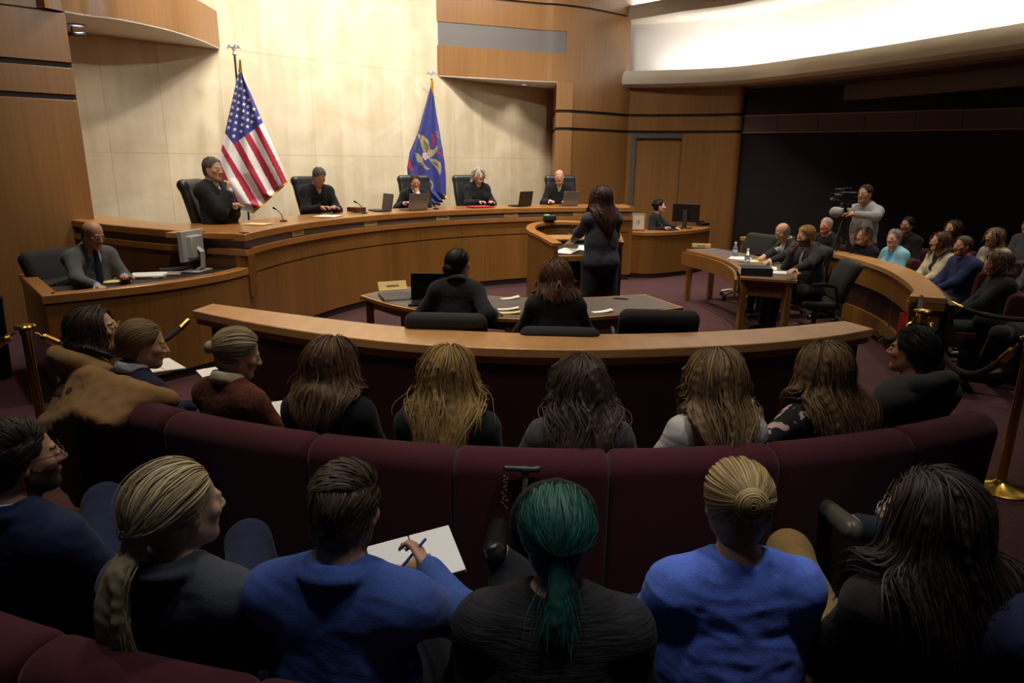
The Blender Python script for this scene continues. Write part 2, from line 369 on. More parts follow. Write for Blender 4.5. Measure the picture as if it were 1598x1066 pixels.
# light coves at right: two curved lips in front of white plaster walls
led = spl([(2.3, 15.95), (3.5, 15.6), (4.6, 14.95), (5.45, 13.65), (6.2, 12.2), (6.72, 11.0), (7.06, 10.2), (7.4, 8.5), (7.5, 6.8)], 8)
lipp = [(0, 3.90), (-.05, 3.82), (-.07, 3.72), (-.05, 3.62), (.03, 3.56), (.14, 3.55), (.55, 3.55), (.55, 3.60), (.12, 3.62), (.02, 3.70), (.02, 3.9)]
struct('ceiling_cove_lip', MB().sweep(led, lipp), PLASTER)
struct('ceiling_cove_wall', MB().sweep(led, [(.5, 3.55), (.5, 5.2), (.6, 5.2), (.6, 3.55)]), WHITEP)
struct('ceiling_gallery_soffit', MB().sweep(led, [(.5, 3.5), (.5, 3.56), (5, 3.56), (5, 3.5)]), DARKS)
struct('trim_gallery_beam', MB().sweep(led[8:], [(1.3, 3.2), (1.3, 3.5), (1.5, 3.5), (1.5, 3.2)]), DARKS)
led2 = spl([xy(933, 41, 4.9), xy(1000, 31, 4.9), xy(1060, 21, 4.9), xy(1187, 1, 4.9), (6.0, 10.6), (6.5, 9.0), (6.6, 7)], 8)
lip2 = [(0, 5.22), (-.04, 5.12), (-.05, 5.02), (0, 4.93), (.1, 4.90), (3.2, 5.02), (3.2, 5.06), (.12, 4.96), (.03, 5.02), (.03, 5.22)]
struct('ceiling_upper_cove', MB().sweep(led2, lip2), PLASTER)
struct('ceiling_upper_wall', MB().sweep(led2, [(.5, 5.05), (.5, 6.8), (.6, 6.8), (.6, 5.05)]), WHITEP)
# recessed downlights in the soffits, bracket camera under the left one
def can(name, label, c):
    t = thing(name, label, 'ceiling light', c)
    MB().lathe([(.075, 0), (.11, -.004), (.115, -.01), (.07, -.012), (.07, .05)]).build('trim_ring', mat('white_enamel', 'cfcfcf', .4), t)
    MB().lathe([(0, -.002), (.07, -.002), (.07, .02), (0, .02)]).build('lens', mat('lamp_lens', 'dfe2ff', .5, emit=1.2), t); return t
p = at(120, 38, 3.55); can('downlight', 'round recessed downlight in the soffit above the bracket camera', (p[0], p[1], 3.543))
p = at(818, 131, 3.55); can('downlight', 'round recessed downlight in the soffit behind the blue flag', (p[0], p[1], 3.543))
p = at(112, 45, 3.5)
t = thing('security_camera', 'slim dark bracket camera hanging under the curved soffit', 'camera', (p[0], p[1], 3.55))
MB().tube([(0, 0, 0), (0, 0, -.09)], .012).build('stem', BPLA, t)
MB().box((.06, 0, -.11), (.26, .05, .035)).build('body', BPLA, t, bevel=.006)
# ================================================================== BUILT-IN FURNITURE
BC, BR = (2.3, 6.75), 5.0
def onring(px, r, py=300):
    d = ray(px, py); d = d[:2] / np.linalg.norm(d[:2]); c = np.array(BC); b = d @ c; return d * (b + math.sqrt(b * b - c @ c + r * r))
def outd(p):                      # unit vector from the court centre outwards
    v = np.array(p[:2]) - np.array(BC); return v / np.linalg.norm(v)
WOODD = mat('oak_veneer_wing', '7a4f24', .33, noise=((38, 38, .9), .28, 6), coat=.25, scale2=(2.2, 2.2, .15))
bench = thing('judges_bench', 'long curved wooden judges bench with charcoal band and nameplates', 'bench', (0, 0, 0))
wing = spl([(-6.3, 9.15), (-5.2, 8.2), (-4.25, 7.55), (-3.4, 7.12), (-2.67, 6.87)], 6)
barc = arc(BC, BR, 178.6, 93.3, 40)
bp = wing[:-1] + barc
OD = outd(barc[-1])
def fcurve(name, prof, m, path=None, **k): return MB().sweep(path or bp, prof).build(name, m, bench, **k)
fcurve('counter_edge', [(-.03, 1.165), (-.03, 1.235), (-.022, 1.243), (.1, 1.243), (.1, 1.165)], WOODT, bevel=.004)
MB().prism([(-2.72, 6.95), (-2.72, 7.2), (-2.68, 7.6), (-2.58, 8.05), (-3.3, 8.4), (-4.0, 7.75), (-3.4, 7.17), (-3.0, 7.03)], 1.19, 1.2395).build('desk_top', WOODT, bench)
fcurve('recessed_band', [(.02, 1.085), (.02, 1.165), (.12, 1.165), (.12, 1.085)], DARKB)
fcurve('ledge', [(-.03, 1.02), (-.03, 1.085), (.12, 1.085), (.12, 1.02)], WOODT, bevel=.004)
fcurve('upper_panel', [(.0, .825), (.0, 1.02), (.1, 1.02), (.1, .825)], WOOD, path=barc)
fcurve('upper_panel', [(.0, .6), (.0, 1.02), (.1, 1.02), (.1, .6)], WOODD, path=wing)
fcurve('groove', [(.015, .80), (.015, .83), (.1, .83), (.1, .80)], GROOVE, path=barc)
fcurve('lower_panel', [(.0, .09), (.0, .808), (.1, .808), (.1, .09)], WOOD, path=barc)
fcurve('baseboard', [(.02, 0), (.02, .09), (.1, .09), (.1, 0)], BASEB, path=barc)
inner = offp(barc, .8)
MB().prism(offp(barc, .09) + inner[::-1], 1.19, 1.238).build('desk_top', WOODT, bench)
wi = offp(wing, .5)
MB().prism(offp(wing, .09)[:-1] + [(-2.71, 6.96)] + [q for q in wi[::-1] if q[0] < -2.9], 1.19, 1.238).build('desk_top', WOODT, bench)
e0, e1 = np.array(barc[-1]), np.array(barc[-1]) + OD * .8
t_ = np.array([OD[1], -OD[0]])
MB().sweep([tuple(e0), tuple(e1)], [(-.02, .09), (-.02, 1.02), (.05, 1.02), (.05, .09)]).build('end_panel', WOOD, bench)
MB().sweep([tuple(e0 - OD * .03), tuple(e1)], [(-.03, 1.165), (-.03, 1.243), (.05, 1.243), (.05, 1.165)]).build('end_edge', WOODT, bench)
for px, py in ((463.5, 349), (578, 339), (691, 332), (797.5, 328), (905.5, 325.5)):
    p = onring(px, BR + .012, py); d = outd(p); a = math.atan2(d[1], d[0]) + PI / 2
    o = MB().box((0, 0, 0), (.25, .012, .062)).build('nameplate', GOLD, bench, (p[0], p[1], 1.125), bevel=.002); o.rotation_euler.z = a
    MB().box((0, .007, .008), (.13, .003, .008)).build('engraving', mat('engraving', '6d5a2c', .6), o)
plat = arc(BC, BR + .12, 178, 93.3, 30) + arc(BC, BR + 2.2, 93.3, 160, 26)
tag(MB().prism(plat, 0, .49).build('floor_platform', CARPET), kind='structure')
# clerk's desk at the left end of the bench
cf = spl([(-3.73, 5.33), (-3.45, 5.57), (-3.08, 5.95), (-2.82, 6.40), (-2.69, 6.87)], 6)
cs = [(-4.62, 6.34), (-3.73, 5.33)]
ck = thing('clerk_desk', 'low curved wooden clerk desk joined to the bench beside the bald clerk', 'desk', (0, 0, 0))
cpath = cs[:-1] + cf
MB().sweep(cpath, [(-.015, .83), (-.015, .895), (-.008, .902), (.10, .902), (.10, .83)]).build('desk_rim', WOODT, ck, bevel=.003)
MB().sweep(cpath, [(.01, .81), (.01, .835), (.08, .835), (.08, .81)]).build('groove', GROOVE, ck)
MB().sweep(cpath, [(0, .08), (0, .815), (.08, .815), (.08, .08)]).build('front_panel', WOOD, ck)
MB().sweep(cpath, [(.02, 0), (.02, .08), (.08, .08), (.08, 0)]).build('baseboard', BASEB, ck)
ci = offp(cpath, .09); co = offp(cpath, .62)
MB().prism(ci + [(-2.75, 6.86), (-3.0, 6.95)] + co[-4:1:-1] + [(-4.2, 6.75)], .83, .868).build('desk_top', DLAMI, ck)
tag(MB().prism([(-4.55, 6.4), (-3.8, 5.5), (-2.9, 6.4), (-2.75, 6.9), (-4.2, 7.45), (-5.3, 8.1)], 0, .2).build('floor_clerk_step', CARPET), kind='structure')
# side desk at the right end of the bench
sd = thing('side_desk', 'curved wooden side desk holding the framed clock and black monitor', 'desk', (0, 0, 0))
sf = spl([(2.02, 12.0), (2.43, 11.92), (2.97, 12.22), (3.40, 12.62), (3.72, 13.05)], 6)
MB().sweep(sf, [(-.02, .74), (-.02, .8), (.12, .8), (.12, .74)]).build('desk_rim', WOODT, sd, bevel=.003)
MB().sweep(sf, [(0, .08), (0, .735), (.06, .735), (.06, .08)]).build('front_panel', WOOD, sd)
MB().sweep(sf, [(.02, 0), (.02, .08), (.06, .08), (.06, 0)]).build('baseboard', BASEB, sd)
MB().prism(offp(sf, .11) + offp(sf, .6)[::-1], .755, .792).build('desk_top', WOODT, sd)
# front gallery rail
rn = spl([(-2.43, 5.06), (-1.8, 4.665), (-1.27, 4.39), (-.81, 4.21), (-.39, 4.11), (.12, 4.06), (.6, 4.07), (1.14, 4.15), (1.66, 4.28), (2.17, 4.48), (2.56, 4.70)], 5)
rf = spl([(-2.39, 5.33), (-1.67, 4.99), (-.89, 4.66), (-.21, 4.50), (.44, 4.46), (1.1, 4.52), (1.81, 4.69), (2.47, 4.95)], 6)
rail = thing('gallery_rail', 'low curved burgundy wall with a broad pale oak cap in front of the second row', 'railing', (0, 0, 0))
MB().prism(rn + rf[::-1], .79, .85).build('rail_cap', WOODR, rail, bevel=.006)
MB().sweep(offp(rn, .03), [(0, .74), (0, .79), (.1, .79), (.1, .74)]).build('cap_moulding', WOODT, rail)
MB().prism(offp(rn, .045)[1:-1] + offp(rf, -.04)[1:-1][::-1], 0, .74).build('rail_panel', PANEL, rail)
# right gallery rail
qi = spl([(3.60, 10.9), (3.95, 9.9), (4.19, 8.94), (4.22, 7.96), (4.05, 7.12), (3.78, 6.37), (3.53, 5.98)], 6)
qo = spl([(3.86, 11.0), (4.18, 10.0), (4.42, 9.1), (4.52, 8.2), (4.38, 7.3), (4.06, 6.45), (3.80, 5.88)], 6)
r2 = thing('gallery_rail', 'curved wooden rail with an oak cap in front of the right gallery', 'railing', (0, 0, 0))
MB().prism(qi + qo[::-1], .79, .85).build('rail_cap', WOODR, r2, bevel=.006)
qp = offp(qi[::-1], -.02)
MB().sweep(qp, [(0, .55), (0, .79), (-.08, .79), (-.08, .55)]).sweep(qp, [(0, .06), (0, .26), (-.08, .26), (-.08, .06)]).build('inner_panel', WOOD, r2)
k0 = 14
sl = MB()
for i in range(len(qp) - 1):
    a, b = np.array(qp[i]), np.array(qp[i + 1])
    for k in range(3):
        p, q = a + (b - a) * (k / 3 + .02), a + (b - a) * ((k + 1) / 3 - .02); sl.sweep([tuple(p), tuple(q)], [(-.04, .26), (-.04, .55), (-.07, .55), (-.07, .26)])
sl.build('slat_panel', mat('dark_walnut_slats', '3a221b', .5, noise=((30, 30, 2), .3, 4)), r2)
for i in (6, 13): MB().tube([(qp[i][0], qp[i][1], .26), (qp[i][0], qp[i][1], .55)], .008).build('slat_rod', CHROME, r2)
MB().prism(qo[:], 0, .01).v if False else None
MB().sweep(offp(qo, .03), [(0, 0), (0, .79), (.04, .79), (.04, 0)] if False else [(0, 0), (0, .79), (.05, .79), (.05, 0)]).build('outer_panel', PANEL, r2)
ea, eb = np.array(qi[-1]), np.array(qo[-1]); de = (eb - ea)
MB().sweep([tuple(ea + de * .08), tuple(ea + de * .92)], [(.02, 0), (.02, .73), (.1, .73), (.1, 0)]).build('end_panel', WOOD, r2)
MB().sweep([tuple(ea), tuple(eb)], [(.0, .73), (.0, .79), (.1, .79), (.1, .73)]).build('end_edge', WOODT, r2)
# lectern
lec = thing('lectern', 'tall curved wooden lectern where the standing attorney speaks', 'lectern', (0, 0, 0))
lp = spl([(.43, 7.22), (.30, 7.65), (.17, 8.1), (.26, 8.52), (.62, 8.72), (1.02, 8.56), (1.2, 8.1), (1.2, 7.7), (1.17, 7.32)], 6)
def tilt(mb, z0=.9):
    mb.v = [(x, y, z + (.075 * (y - 7.2) if z > z0 else 0)) for x, y, z in mb.v]; return mb
tilt(MB().sweep(lp, [(0, 0), (0, 1.10), (-.05, 1.10), (-.05, 0)])).build('curved_shell', WOOD, lec)
tilt(MB().sweep(lp, [(.015, 1.10), (.015, 1.14), (-.09, 1.14), (-.09, 1.10)])).build('rim', WOODT, lec, bevel=.004)
li = offp(lp, -.055)
tilt(MB().prism([(.47, 7.32)] + li[3:-3] + [(1.12, 7.4)], .955, .985)).build('reading_surface', DLAMI, lec)
tilt(MB().prism([(.46, 7.27), (1.13, 7.36), (1.13, 7.41), (.46, 7.32)], .93, .99)).build('surface_edge', WOODT, lec, bevel=.003)
tilt(MB().box((.70, 8.13, 1.035), (.74, .26, .015), rz=.1)).build('book_ledge', WOODR, lec)
MB().prism([(.47, 7.38), (1.13, 7.46), (1.13, 7.5), (.47, 7.42)], 0, .70).build('inner_panel', WOOD, lec)
MB().prism([(.47, 7.38), (1.13, 7.46), (1.1, 8.2), (.3, 8.1)], .70, .73).build('shelf', WOODT, lec)
# counsel tables
def table(name, label, inner_, outer_, legs, z=.75):
    t = thing(name, label, 'table', (0, 0, 0)); ring = inner_ + outer_[::-1]
    cx, cy = np.mean(ring, axis=0)
    MB().prism(ring, z - .035, z - .001).build('table_edge', WOODT, t, bevel=.004)
    sh = [(cx + (p[0] - cx) * .0, 0) for p in ring]
    a = offp(inner_ + outer_[::-1] + [inner_[0]], .035)[:-1]
    ar = sum(a[i][0] * a[(i + 1) % len(a)][1] - a[(i + 1) % len(a)][0] * a[i][1] for i in range(len(a)))
    b = offp(inner_ + outer_[::-1] + [inner_[0]], -.035)[:-1]
    br_ = sum(b[i][0] * b[(i + 1) % len(b)][1] - b[(i + 1) % len(b)][0] * b[i][1] for i in range(len(b)))
    MB().prism(a if abs(ar) < abs(br_) else b, z - .01, z + .002).build('table_surface', LAMI, t)
    for x, y in legs: MB().box((x, y, (z - .035) / 2), (.07, .07, z - .035), rz=.2).build('leg', WOOD, t, bevel=.004)
    return t
ftn = spl([(-1.42, 6.24), (-1.05, 5.82), (-.7, 5.57), (-.35, 5.42), (-.01, 5.34), (.35, 5.34), (.63, 5.42), (1.0, 5.58), (1.5, 5.86)], 4)
ftf = spl([(-1.11, 6.76), (-.6, 6.46), (-.16, 6.28), (.15, 6.22), (.66, 6.26), (1.27, 6.46)], 5)
ft = table('counsel_table', 'long curved grey-topped table where two attorneys in black sit with their backs to the gallery', ftf, ftn, [(-1.33, 6.24), (-1.08, 6.66), (1.22, 6.38), (1.40, 5.90), (-.02, 5.42), (0.05, 6.18)])
MB().sweep(ftf[2:-2], [(-.05, .45), (-.05, .70), (-.08, .70), (-.08, .45)]).build('modesty_panel', WOOD, ft)
MB().sweep([(-1.36, 6.30), (-1.12, 6.68)], [(-.02, .6), (-.02, .715), (-.05, .715), (-.05, .6)]).build('apron', WOOD, ft)
MB().sweep(ftn[1:-1], [(.06, .64), (.06, .715), (.09, .715), (.09, .64)]).build('apron', WOOD, ft)
rti = spl([(2.53, 10.0), (2.70, 9.45), (2.78, 8.9), (2.72, 8.2), (2.54, 7.55)], 6)
rto = spl([(3.0, 10.2), (3.3, 9.5), (3.42, 8.8), (3.33, 8.0), (3.09, 7.33)], 6)
rt = table('counsel_table', 'curved table with water bottles where the bald and the bearded attorneys sit', rti, rto, [(2.59, 9.96), (2.60, 7.60), (3.03, 7.42), (2.96, 10.1), (3.3, 8.8)])
MB().sweep(rti, [(-.03, .53), (-.03, .715), (-.06, .715), (-.06, .53)]).build('curved_apron', WOOD, rt)
MB().sweep([(2.58, 7.60), (3.06, 7.39)], [(.02, .53), (.02, .715), (.04, .715), (.04, .53)]).build('end_apron', WOOD, rt)
# ------------------------------------------------------------------ seating
def seat_section(path, prof, ends=.035):
    """upholstered block along a plan path whose section shrinks into rounded ends"""
    P = np.array(path); L = np.r_[0, np.cumsum(np.linalg.norm(np.diff(P, axis=0), axis=1))]; T = L[-1]
    s = np.unique(np.r_[np.array([0, .0015, .005, .012, .022, ends]), np.linspace(ends, T - ends, 9), T - np.array([0, .0015, .005, .012, .022, ends])])
    q = [(np.interp(x, L, P[:, 0]), np.interp(x, L, P[:, 1])) for x in s]
    V = np.array(sweepv(q, prof)).reshape(len(s), len(prof), 3); c = V.mean(axis=1, keepdims=True)
    e = np.minimum(s, T - s); r = ends
    k = np.where(e >= r, 1, np.sqrt(np.clip(1 - ((r - e) / r) ** 2, 0, 1)))
    # pull the skin in by up to ends
    d = V - c; n = np.linalg.norm(d, axis=2, keepdims=True)
    V = c + d * np.clip((n - r * (1 - k[:, None, None])) / np.maximum(n, 1e-6), .0, 1)
    N, K = len(s), len(prof)
    F = [(i * K + j, (i + 1) * K + j, (i + 1) * K + (j + 1) % K, i * K + (j + 1) % K) for i in range(N - 1) for j in range(K)]
    F += [tuple(range(K))[::1], tuple((N - 1) * K + j for j in range(K - 1, -1, -1))]
    m = MB(); m.add(V.reshape(-1, 3), F); return m
def rprof(o0, o1, z0, z1, r, n=6, lean=0):
    """rounded-top section between offsets o0..o1"""
    out = [(o0, z0)]
    for k in range(n + 1):
        a = PI - PI / 2 * k / n; out.append((o0 + r + r * math.cos(a) + lean, z1 - r + r * math.sin(a)))
    for k in range(n + 1):
        a = PI / 2 - PI / 2 * k / n; out.append((o1 - r + r * math.cos(a) + lean, z1 - r + r * math.sin(a)))
    out.append((o1, z0)); return out
def theatre_seat(c, r, a0, a1, label, ztop=.95, group=None, z0=0, arm=False):
    """c,r: circle of the seat back's rear face; seats face the circle's centre"""
    p = arc(c, r, a0, a1, 12)           # travelling with increasing angle: left = towards centre = front
    am = R((a0 + a1) / 2); root = (c[0] + r * math.cos(am), c[1] + r * math.sin(am), z0)
    t = thing('theatre_seat', label, 'seat', root, 0, group)
    def sh(mb): mb.v = [(x - root[0], y - root[1], z) for x, y, z in mb.v]; return mb
    sh(seat_section(p, rprof(0, .17, .22, ztop, .075, lean=-.04))).build('seat_back', VELVET, t, angle=60)
    pc = offp(p, .17); sh(seat_section(pc, [(o, z) for o, z in rprof(0, .46, .30, .46, .05)])).build('seat_cushion', VELVET, t, angle=60)
    sh(MB().sweep(offp(p, .25), [(0, 0), (0, .3), (.1, .3), (.1, 0)])).build('pedestal', mat('dark_steel', '1a1a1c', .5, .6), t)
    return t
SB, SBR = (.22, 6.06), 3.80
def angpx(x, y, z, c): p = at(x, y, z); return math.degrees(math.atan2(p[1] - c[1], p[0] - c[0])) % 360
seams = [angpx(*q, .92, SB) for q in ((128, 592), (268, 655), (482, 697), (712, 709), (947, 712), (1202, 704), (1396, 676), (1543, 655))]
seams = [seams[0] - (seams[1] - seams[0]) * 1.2] + seams
who = ['seat with the tan coat draped over its back', 'seat behind the young woman in the navy jacket', 'seat behind the woman in the rust sweater', 'seat behind the woman in the black blazer', 'seat behind the blonde in the dark green top',
       'seat behind the grey tee-shirt woman, cane hung on its back', 'seat behind the long-haired woman in the white tee', 'end seat behind the boy in the grey jacket']
seams = seams[1:]
who = ['with the tan coat draped over its back', 'behind the older woman in the rust sweater', 'behind the woman in the black blazer', 'behind the blonde in the dark green top, cane hung on its back',
       'behind the long-haired woman in the white tee-shirt', 'behind the woman in the floral top', 'at the row end behind the boy in the grey jacket']
for i in range(7):
    theatre_seat(SB, SBR, seams[i], seams[i + 1], 'burgundy theatre seat ' + who[i], group='second row of theatre seats')
SA, SAR = (.35, 5.79), 4.70
b0 = angpx(378, 1045, .92, SA); st = math.degrees(.56 / SAR)
whoA = ['behind the man with glasses', 'behind the woman with the blonde ponytail', 'behind the man in the blue blazer', 'behind the green-haired woman', 'behind the woman in the bright blue cardigan', 'behind the dark-haired person in brown', 'at the right end of the nearest row']
for i in range(7): theatre_seat(SA, SAR, b0 + st * (i - 2), b0 + st * (i - 1), 'burgundy theatre seat ' + whoA[i], ztop=.87, group='nearest row of theatre seats')
# ------------------------------------------------------------------ office chairs
def chair_proto(name, m, w=.52, h=.62, roll=.055, arms=True, seat=True):
    """swivel chair facing +Y, seat top 0.46; local origin on the floor"""
    t = thing(name, None, 'chair')
    s = Sdf(); pts = []
    for k in range(17):
        u = k / 16; y = -.23 - .02 * u - .10 * u * u; z = .47 + h * u; hw = w / 2 * (.80 + .2 * min(1, u * 1.5)) - .045
        s.cap((-hw, y, z), (hw, y, z), .045, k=.05)
    s.cap((-w / 2 + .05, -.36, .47 + h + .01), (w / 2 - .05, -.36, .47 + h + .01), roll, k=.04)
    me = s.mesh(.014); put('backrest', me, m, t)
    s2 = Sdf(); s2.box((0, .0, .42), (w / 2 - .02, .24, .045), .04); put('seat', s2.mesh(.016), m, t)
    for sx in (-1, 1):
        a = MB().tube([(sx * (w / 2 - .02), -.18, .42), (sx * (w / 2 + .02), -.16, .5), (sx * (w / 2 + .02), -.12, .66), (sx * (w / 2 + .02), .0, .69), (sx * (w / 2 + .02), .16, .68)], [.018, .018, .02, .032, .028], 8, flat=.6)
        a.build('armrest', BPLA, t)
    MB().tube([(0, 0, .12), (0, 0, .40)], .03, 10).build('pedestal', BPLA, t)
    b = MB()
    for k in range(5):
        a = 2 * PI * k / 5 + .3; b.tube([(0, 0, .12), (.16 * math.cos(a), .16 * math.sin(a), .11), (.29 * math.cos(a), .29 * math.sin(a), .075)], [.03, .024, .018], 6)
    sb_ = b.build('star_base', CHROME if m is BFAB else BPLA, t)
    for k in range(5):
        a = 2 * PI * k / 5 + .3; MB().lathe([(.0, -.012), (.03, -.012), (.03, .012), (0, .012)], n=10, M=Matrix.Rotation(PI / 2, 3, 'X')).build('caster', BPLA, sb_, (.29 * math.cos(a), .29 * math.sin(a), .031))
    return t
def tree_copy(o, parent=None):
    c = o.copy(); C.objects.link(c); c.parent = parent
    for ch in [x for x in o.children]: tree_copy(ch, c)
    return c
_pr = {}
def chair(kind, x, y, z, face, label, group=None, sc=1):
    """face: plan direction (dx, dy) the sitter looks along"""
    if kind not in _pr:
        _pr[kind] = t = chair_proto('office_chair', LEATHER, .56, .70, .06) if kind == 'judge' else chair_proto('office_chair', BFAB, .54, .42, .055)
    else: t = tree_copy(_pr[kind])
    t.location = (x, y, z); t.rotation_euler = (0, 0, math.atan2(face[1], face[0]) - PI / 2); t.scale = (sc, sc, sc)
    return tag(t, label, 'chair', group)
# ================================================================== PEOPLE
def fab(col, rough=.9, sheen=.06, sc=220, con=.16): return mat('cloth_' + col, col, rough, sheen=sheen, noise=((sc, sc, sc), con, 3), bump=.15, spec=.25)
def skinm(col):
    m = mat('skin_' + col, col, .5, spec=.4, noise=((25, 25, 25), .05, 3)); m.node_tree.nodes['Principled BSDF'].inputs['Subsurface Weight'].default_value = 0; return m
def hairm(col, dark=.5, light=1.45):
    k = 'hair_' + col
    if k in _M: return _M[k]
    m = bpy.data.materials.new(k); m.use_nodes = True; nt = m.node_tree; b = nt.nodes['Principled BSDF']; _M[k] = m; c = lin(col)
    b.inputs['Roughness'].default_value = .55; b.inputs['Specular IOR Level'].default_value = .28
    a = nt.nodes.new('ShaderNodeAttribute'); a.attribute_name = 'tone'; r = nt.nodes.new('ShaderNodeValToRGB'); e = r.color_ramp.elements
    e[0].color = [x * dark for x in c[:3]] + [1]; e[1].color = [min(1, x * light) for x in c[:3]] + [1]
    nt.links.new(a.outputs['Fac'], r.inputs[0]); nt.links.new(r.outputs[0], b.inputs['Base Color']); return m
EYEW = mat('eye_white', 'd8d2ca', .25); IRIS = mat('dark_iris', '20160f', .2); LIPD = {}
def rot(ax, deg): return np.array(Matrix.Rotation(R(deg), 3, ax))
def ik(a, b, l1, l2, pole):
    a, b = np.array(a, float), np.array(b, float); d = b - a; L = np.linalg.norm(d); u = d / L
    if L > (l1 + l2) * .995: L = (l1 + l2) * .995; b = a + u * L
    x = (l1 * l1 - l2 * l2 + L * L) / (2 * L); h = math.sqrt(max(0, l1 * l1 - x * x)); p = np.array(pole, float); p -= u * (p @ u); p /= np.linalg.norm(p)
    return a + u * x + p * h, b
def unit(v): v = np.array(v, float); return v / np.linalg.norm(v)
def eye_mesh():
    if 'eye' in _M: return _M['eye']
    V, F, MI = [], [], []; n, m = 12, 10
    for i in range(m + 1):
        for j in range(n): t = PI * i / m; V.append((math.sin(t) * math.cos(2 * PI * j / n), math.cos(t), math.sin(t) * math.sin(2 * PI * j / n)))
    for i in range(m):
        for j in range(n): F.append((i * n + j, i * n + (j + 1) % n, (i + 1) * n + (j + 1) % n, (i + 1) * n + j)); MI.append(1 if i < 2 else 0)
    me = npmesh('eye', np.array(V) * .0125, np.array(F), MI); me.materials.append(EYEW); me.materials.append(IRIS); _M['eye'] = me; return me
class Body:
    def __init__(s, fem=False, w=1., sit=True, lean=0, hy=0, hp=0, ht=0, aL=None, aR=None, kL=None, kR=None, fL=None, fR=None, poleL=None, poleR=None, handL=None, handR=None, curl=.55, twist=0, neckf=.02, belly=0, shr=0):
        s.fem, s.w, s.curl = fem, w, curl; s.P = P = np.array([0, 0, .56 if sit else .95]); th = R(lean)
        s.u = u = np.array([0, math.sin(th), math.cos(th)]); s.f = np.array([0, math.cos(th), -math.sin(th)]); s.belly = belly
        s.N = P + u * .50; sw = (.148 if fem else .170) * (.55 + .45 * w) ; s.sh = {q: P + u * (.435 + shr) + np.array([q * sw, 0, 0]) for q in (-1, 1)}
        s.neckr = .047 if fem else .058
        s.Mh = rot('Z', hy) @ rot('X', -hp) @ rot('Y', ht); s.H = s.N + unit(u + np.array([0, .25, 0])) * .14 + np.array([0, neckf, 0]) + s.Mh @ np.array([0, .012, .02])
        s.hip = {q: P + np.array([q * .09, .02, -.02]) for q in (-1, 1)}
        if sit: K = {-1: kL or (-.13, .47, .54), 1: kR or (.13, .47, .54)}; A = {-1: fL or (-.13, .50, .09), 1: fR or (.13, .50, .09)}
        else: K = {-1: kL or (-.09, .03, .50), 1: kR or (.09, .03, .50)}; A = {-1: fL or (-.10, -.02, .09), 1: fR or (.10, -.02, .09)}
        s.K = {q: np.array(K[q], float) for q in K}; s.A = {q: np.array(A[q], float) for q in A}
        T = {-1: aL, 1: aR}; s.E, s.W = {}, {}
        for q in (-1, 1):
            t = T[q] if T[q] is not None else ((q * .11, .31, .67) if sit else (q * .25, .03, .82))
            pole = (poleL if q < 0 else poleR) or (q * .6, -.35, -.75); s.E[q], s.W[q] = ik(s.sh[q], t, .285, .25, pole)
        s.hd = {-1: handL, 1: handR}; s.sit = sit
    def hp_(s, l): return s.H + s.Mh @ np.array(l, float)
    # ---- body parts as signed distances; t = thickness laid over the skin
    def torso(s, S, t=0, k=.06, low=True):
        w = s.w; P, u, f = s.P, s.u, s.f; g = .93 if s.fem else 1
        if low: S.ell(P - f * .01, (.165 * w * (1.04 if s.fem else 1) + t, .12 * w + t, .12 + t), k)
        S.cap(P + u * .08, P + u * .2, .142 * w * g + t, .138 * w * g + t, k, ax=f, f=.74 + .1 * (w - 1))
        S.cap(P + u * .22, P + u * .36, .155 * w * g + t, .150 * g * (.5 + .5 * w) + t, k, ax=f, f=.66)
        if s.belly: S.ell(P + u * .12 + f * .08, (.14 + t, .11 * s.belly + t, .13 + t), k)
        S.cap(s.sh[-1] * .85 + s.sh[1] * .15, s.sh[1] * .85 + s.sh[-1] * .15, .050 + t, k=k)
        for q in (-1, 1):
            S.cap(s.N + u * .015 + np.array([q * .03, 0, 0]), s.sh[q] + u * .02, .034 + t, .03 + t, k=.05)
            S.ell(s.sh[q] - u * .008, (.052 + t,) * 3, .04)
            if s.fem: S.ell(P + u * .30 + f * .085 * w + np.array([q * .07, 0, 0]), (.062 + t * .6, .055 + t * .6, .06 + t * .6), .04)
    def arm(s, S, q, t=0, end=0., k=.035, start=0, flare=0):
        w = .75 + .25 * s.w; g = .88 if s.fem else 1; a, e, h = s.sh[q], s.E[q], s.W[q]
        S.cap(a, e, .049 * w * g + t, .041 * w * g + t, k=k)
        h2 = h - unit(h - e) * end; S.cap(e, h2, .040 * w * g + t, .027 * g + t * .8 + flare, k=k)
    def leg(s, S, q, t=0, k=.05, end=0):
        w = .6 + .4 * s.w; S.cap(s.hip[q], s.K[q], .092 * w + t, .062 + t, k=k); a = s.A[q]; S.cap(s.K[q], a - unit(a - s.K[q]) * end, .060 + t, .040 + t, k=k)
    def head(s, S):
        H = lambda *l: s.hp_(l); M = s.Mh; g = .96 if s.fem else 1
        S.ell(H(0, -.012, .035), (.075 * g, .094, .082), .02, M); S.ell(H(0, -.03, 0), (.066 * g, .072, .068), .03, M)
        S.ell(H(0, .030, -.03), (.060 * g, .064, .084), .03, M)
        for q in (-1, 1):
            S.cap(H(q * .048 * g, .0, -.05), H(q * .012, .066, -.096), .020, .020, .03); S.ell(H(q * .040, .064, -.018), (.022, .022, .02), .02, M)
            S.ell(H(q * .0315, .098, .004), (.018, .014, .010), .012, M, '-')
            S.ell(H(q * .076 * g, -.006, -.006), (.008, .019, .031), .008, M @ rot('Z', -q * 18) @ rot('X', 8)); S.ell(H(q * .086 * g, -.002, -.002), (.005, .009, .016), .006, M, '-')
            S.ell(H(q * .0115, .101, -.030), (.009, .010, .008), .008, M)
        S.cap(H(-.034, .083, .021), H(.034, .083, .021), .010, k=.012)
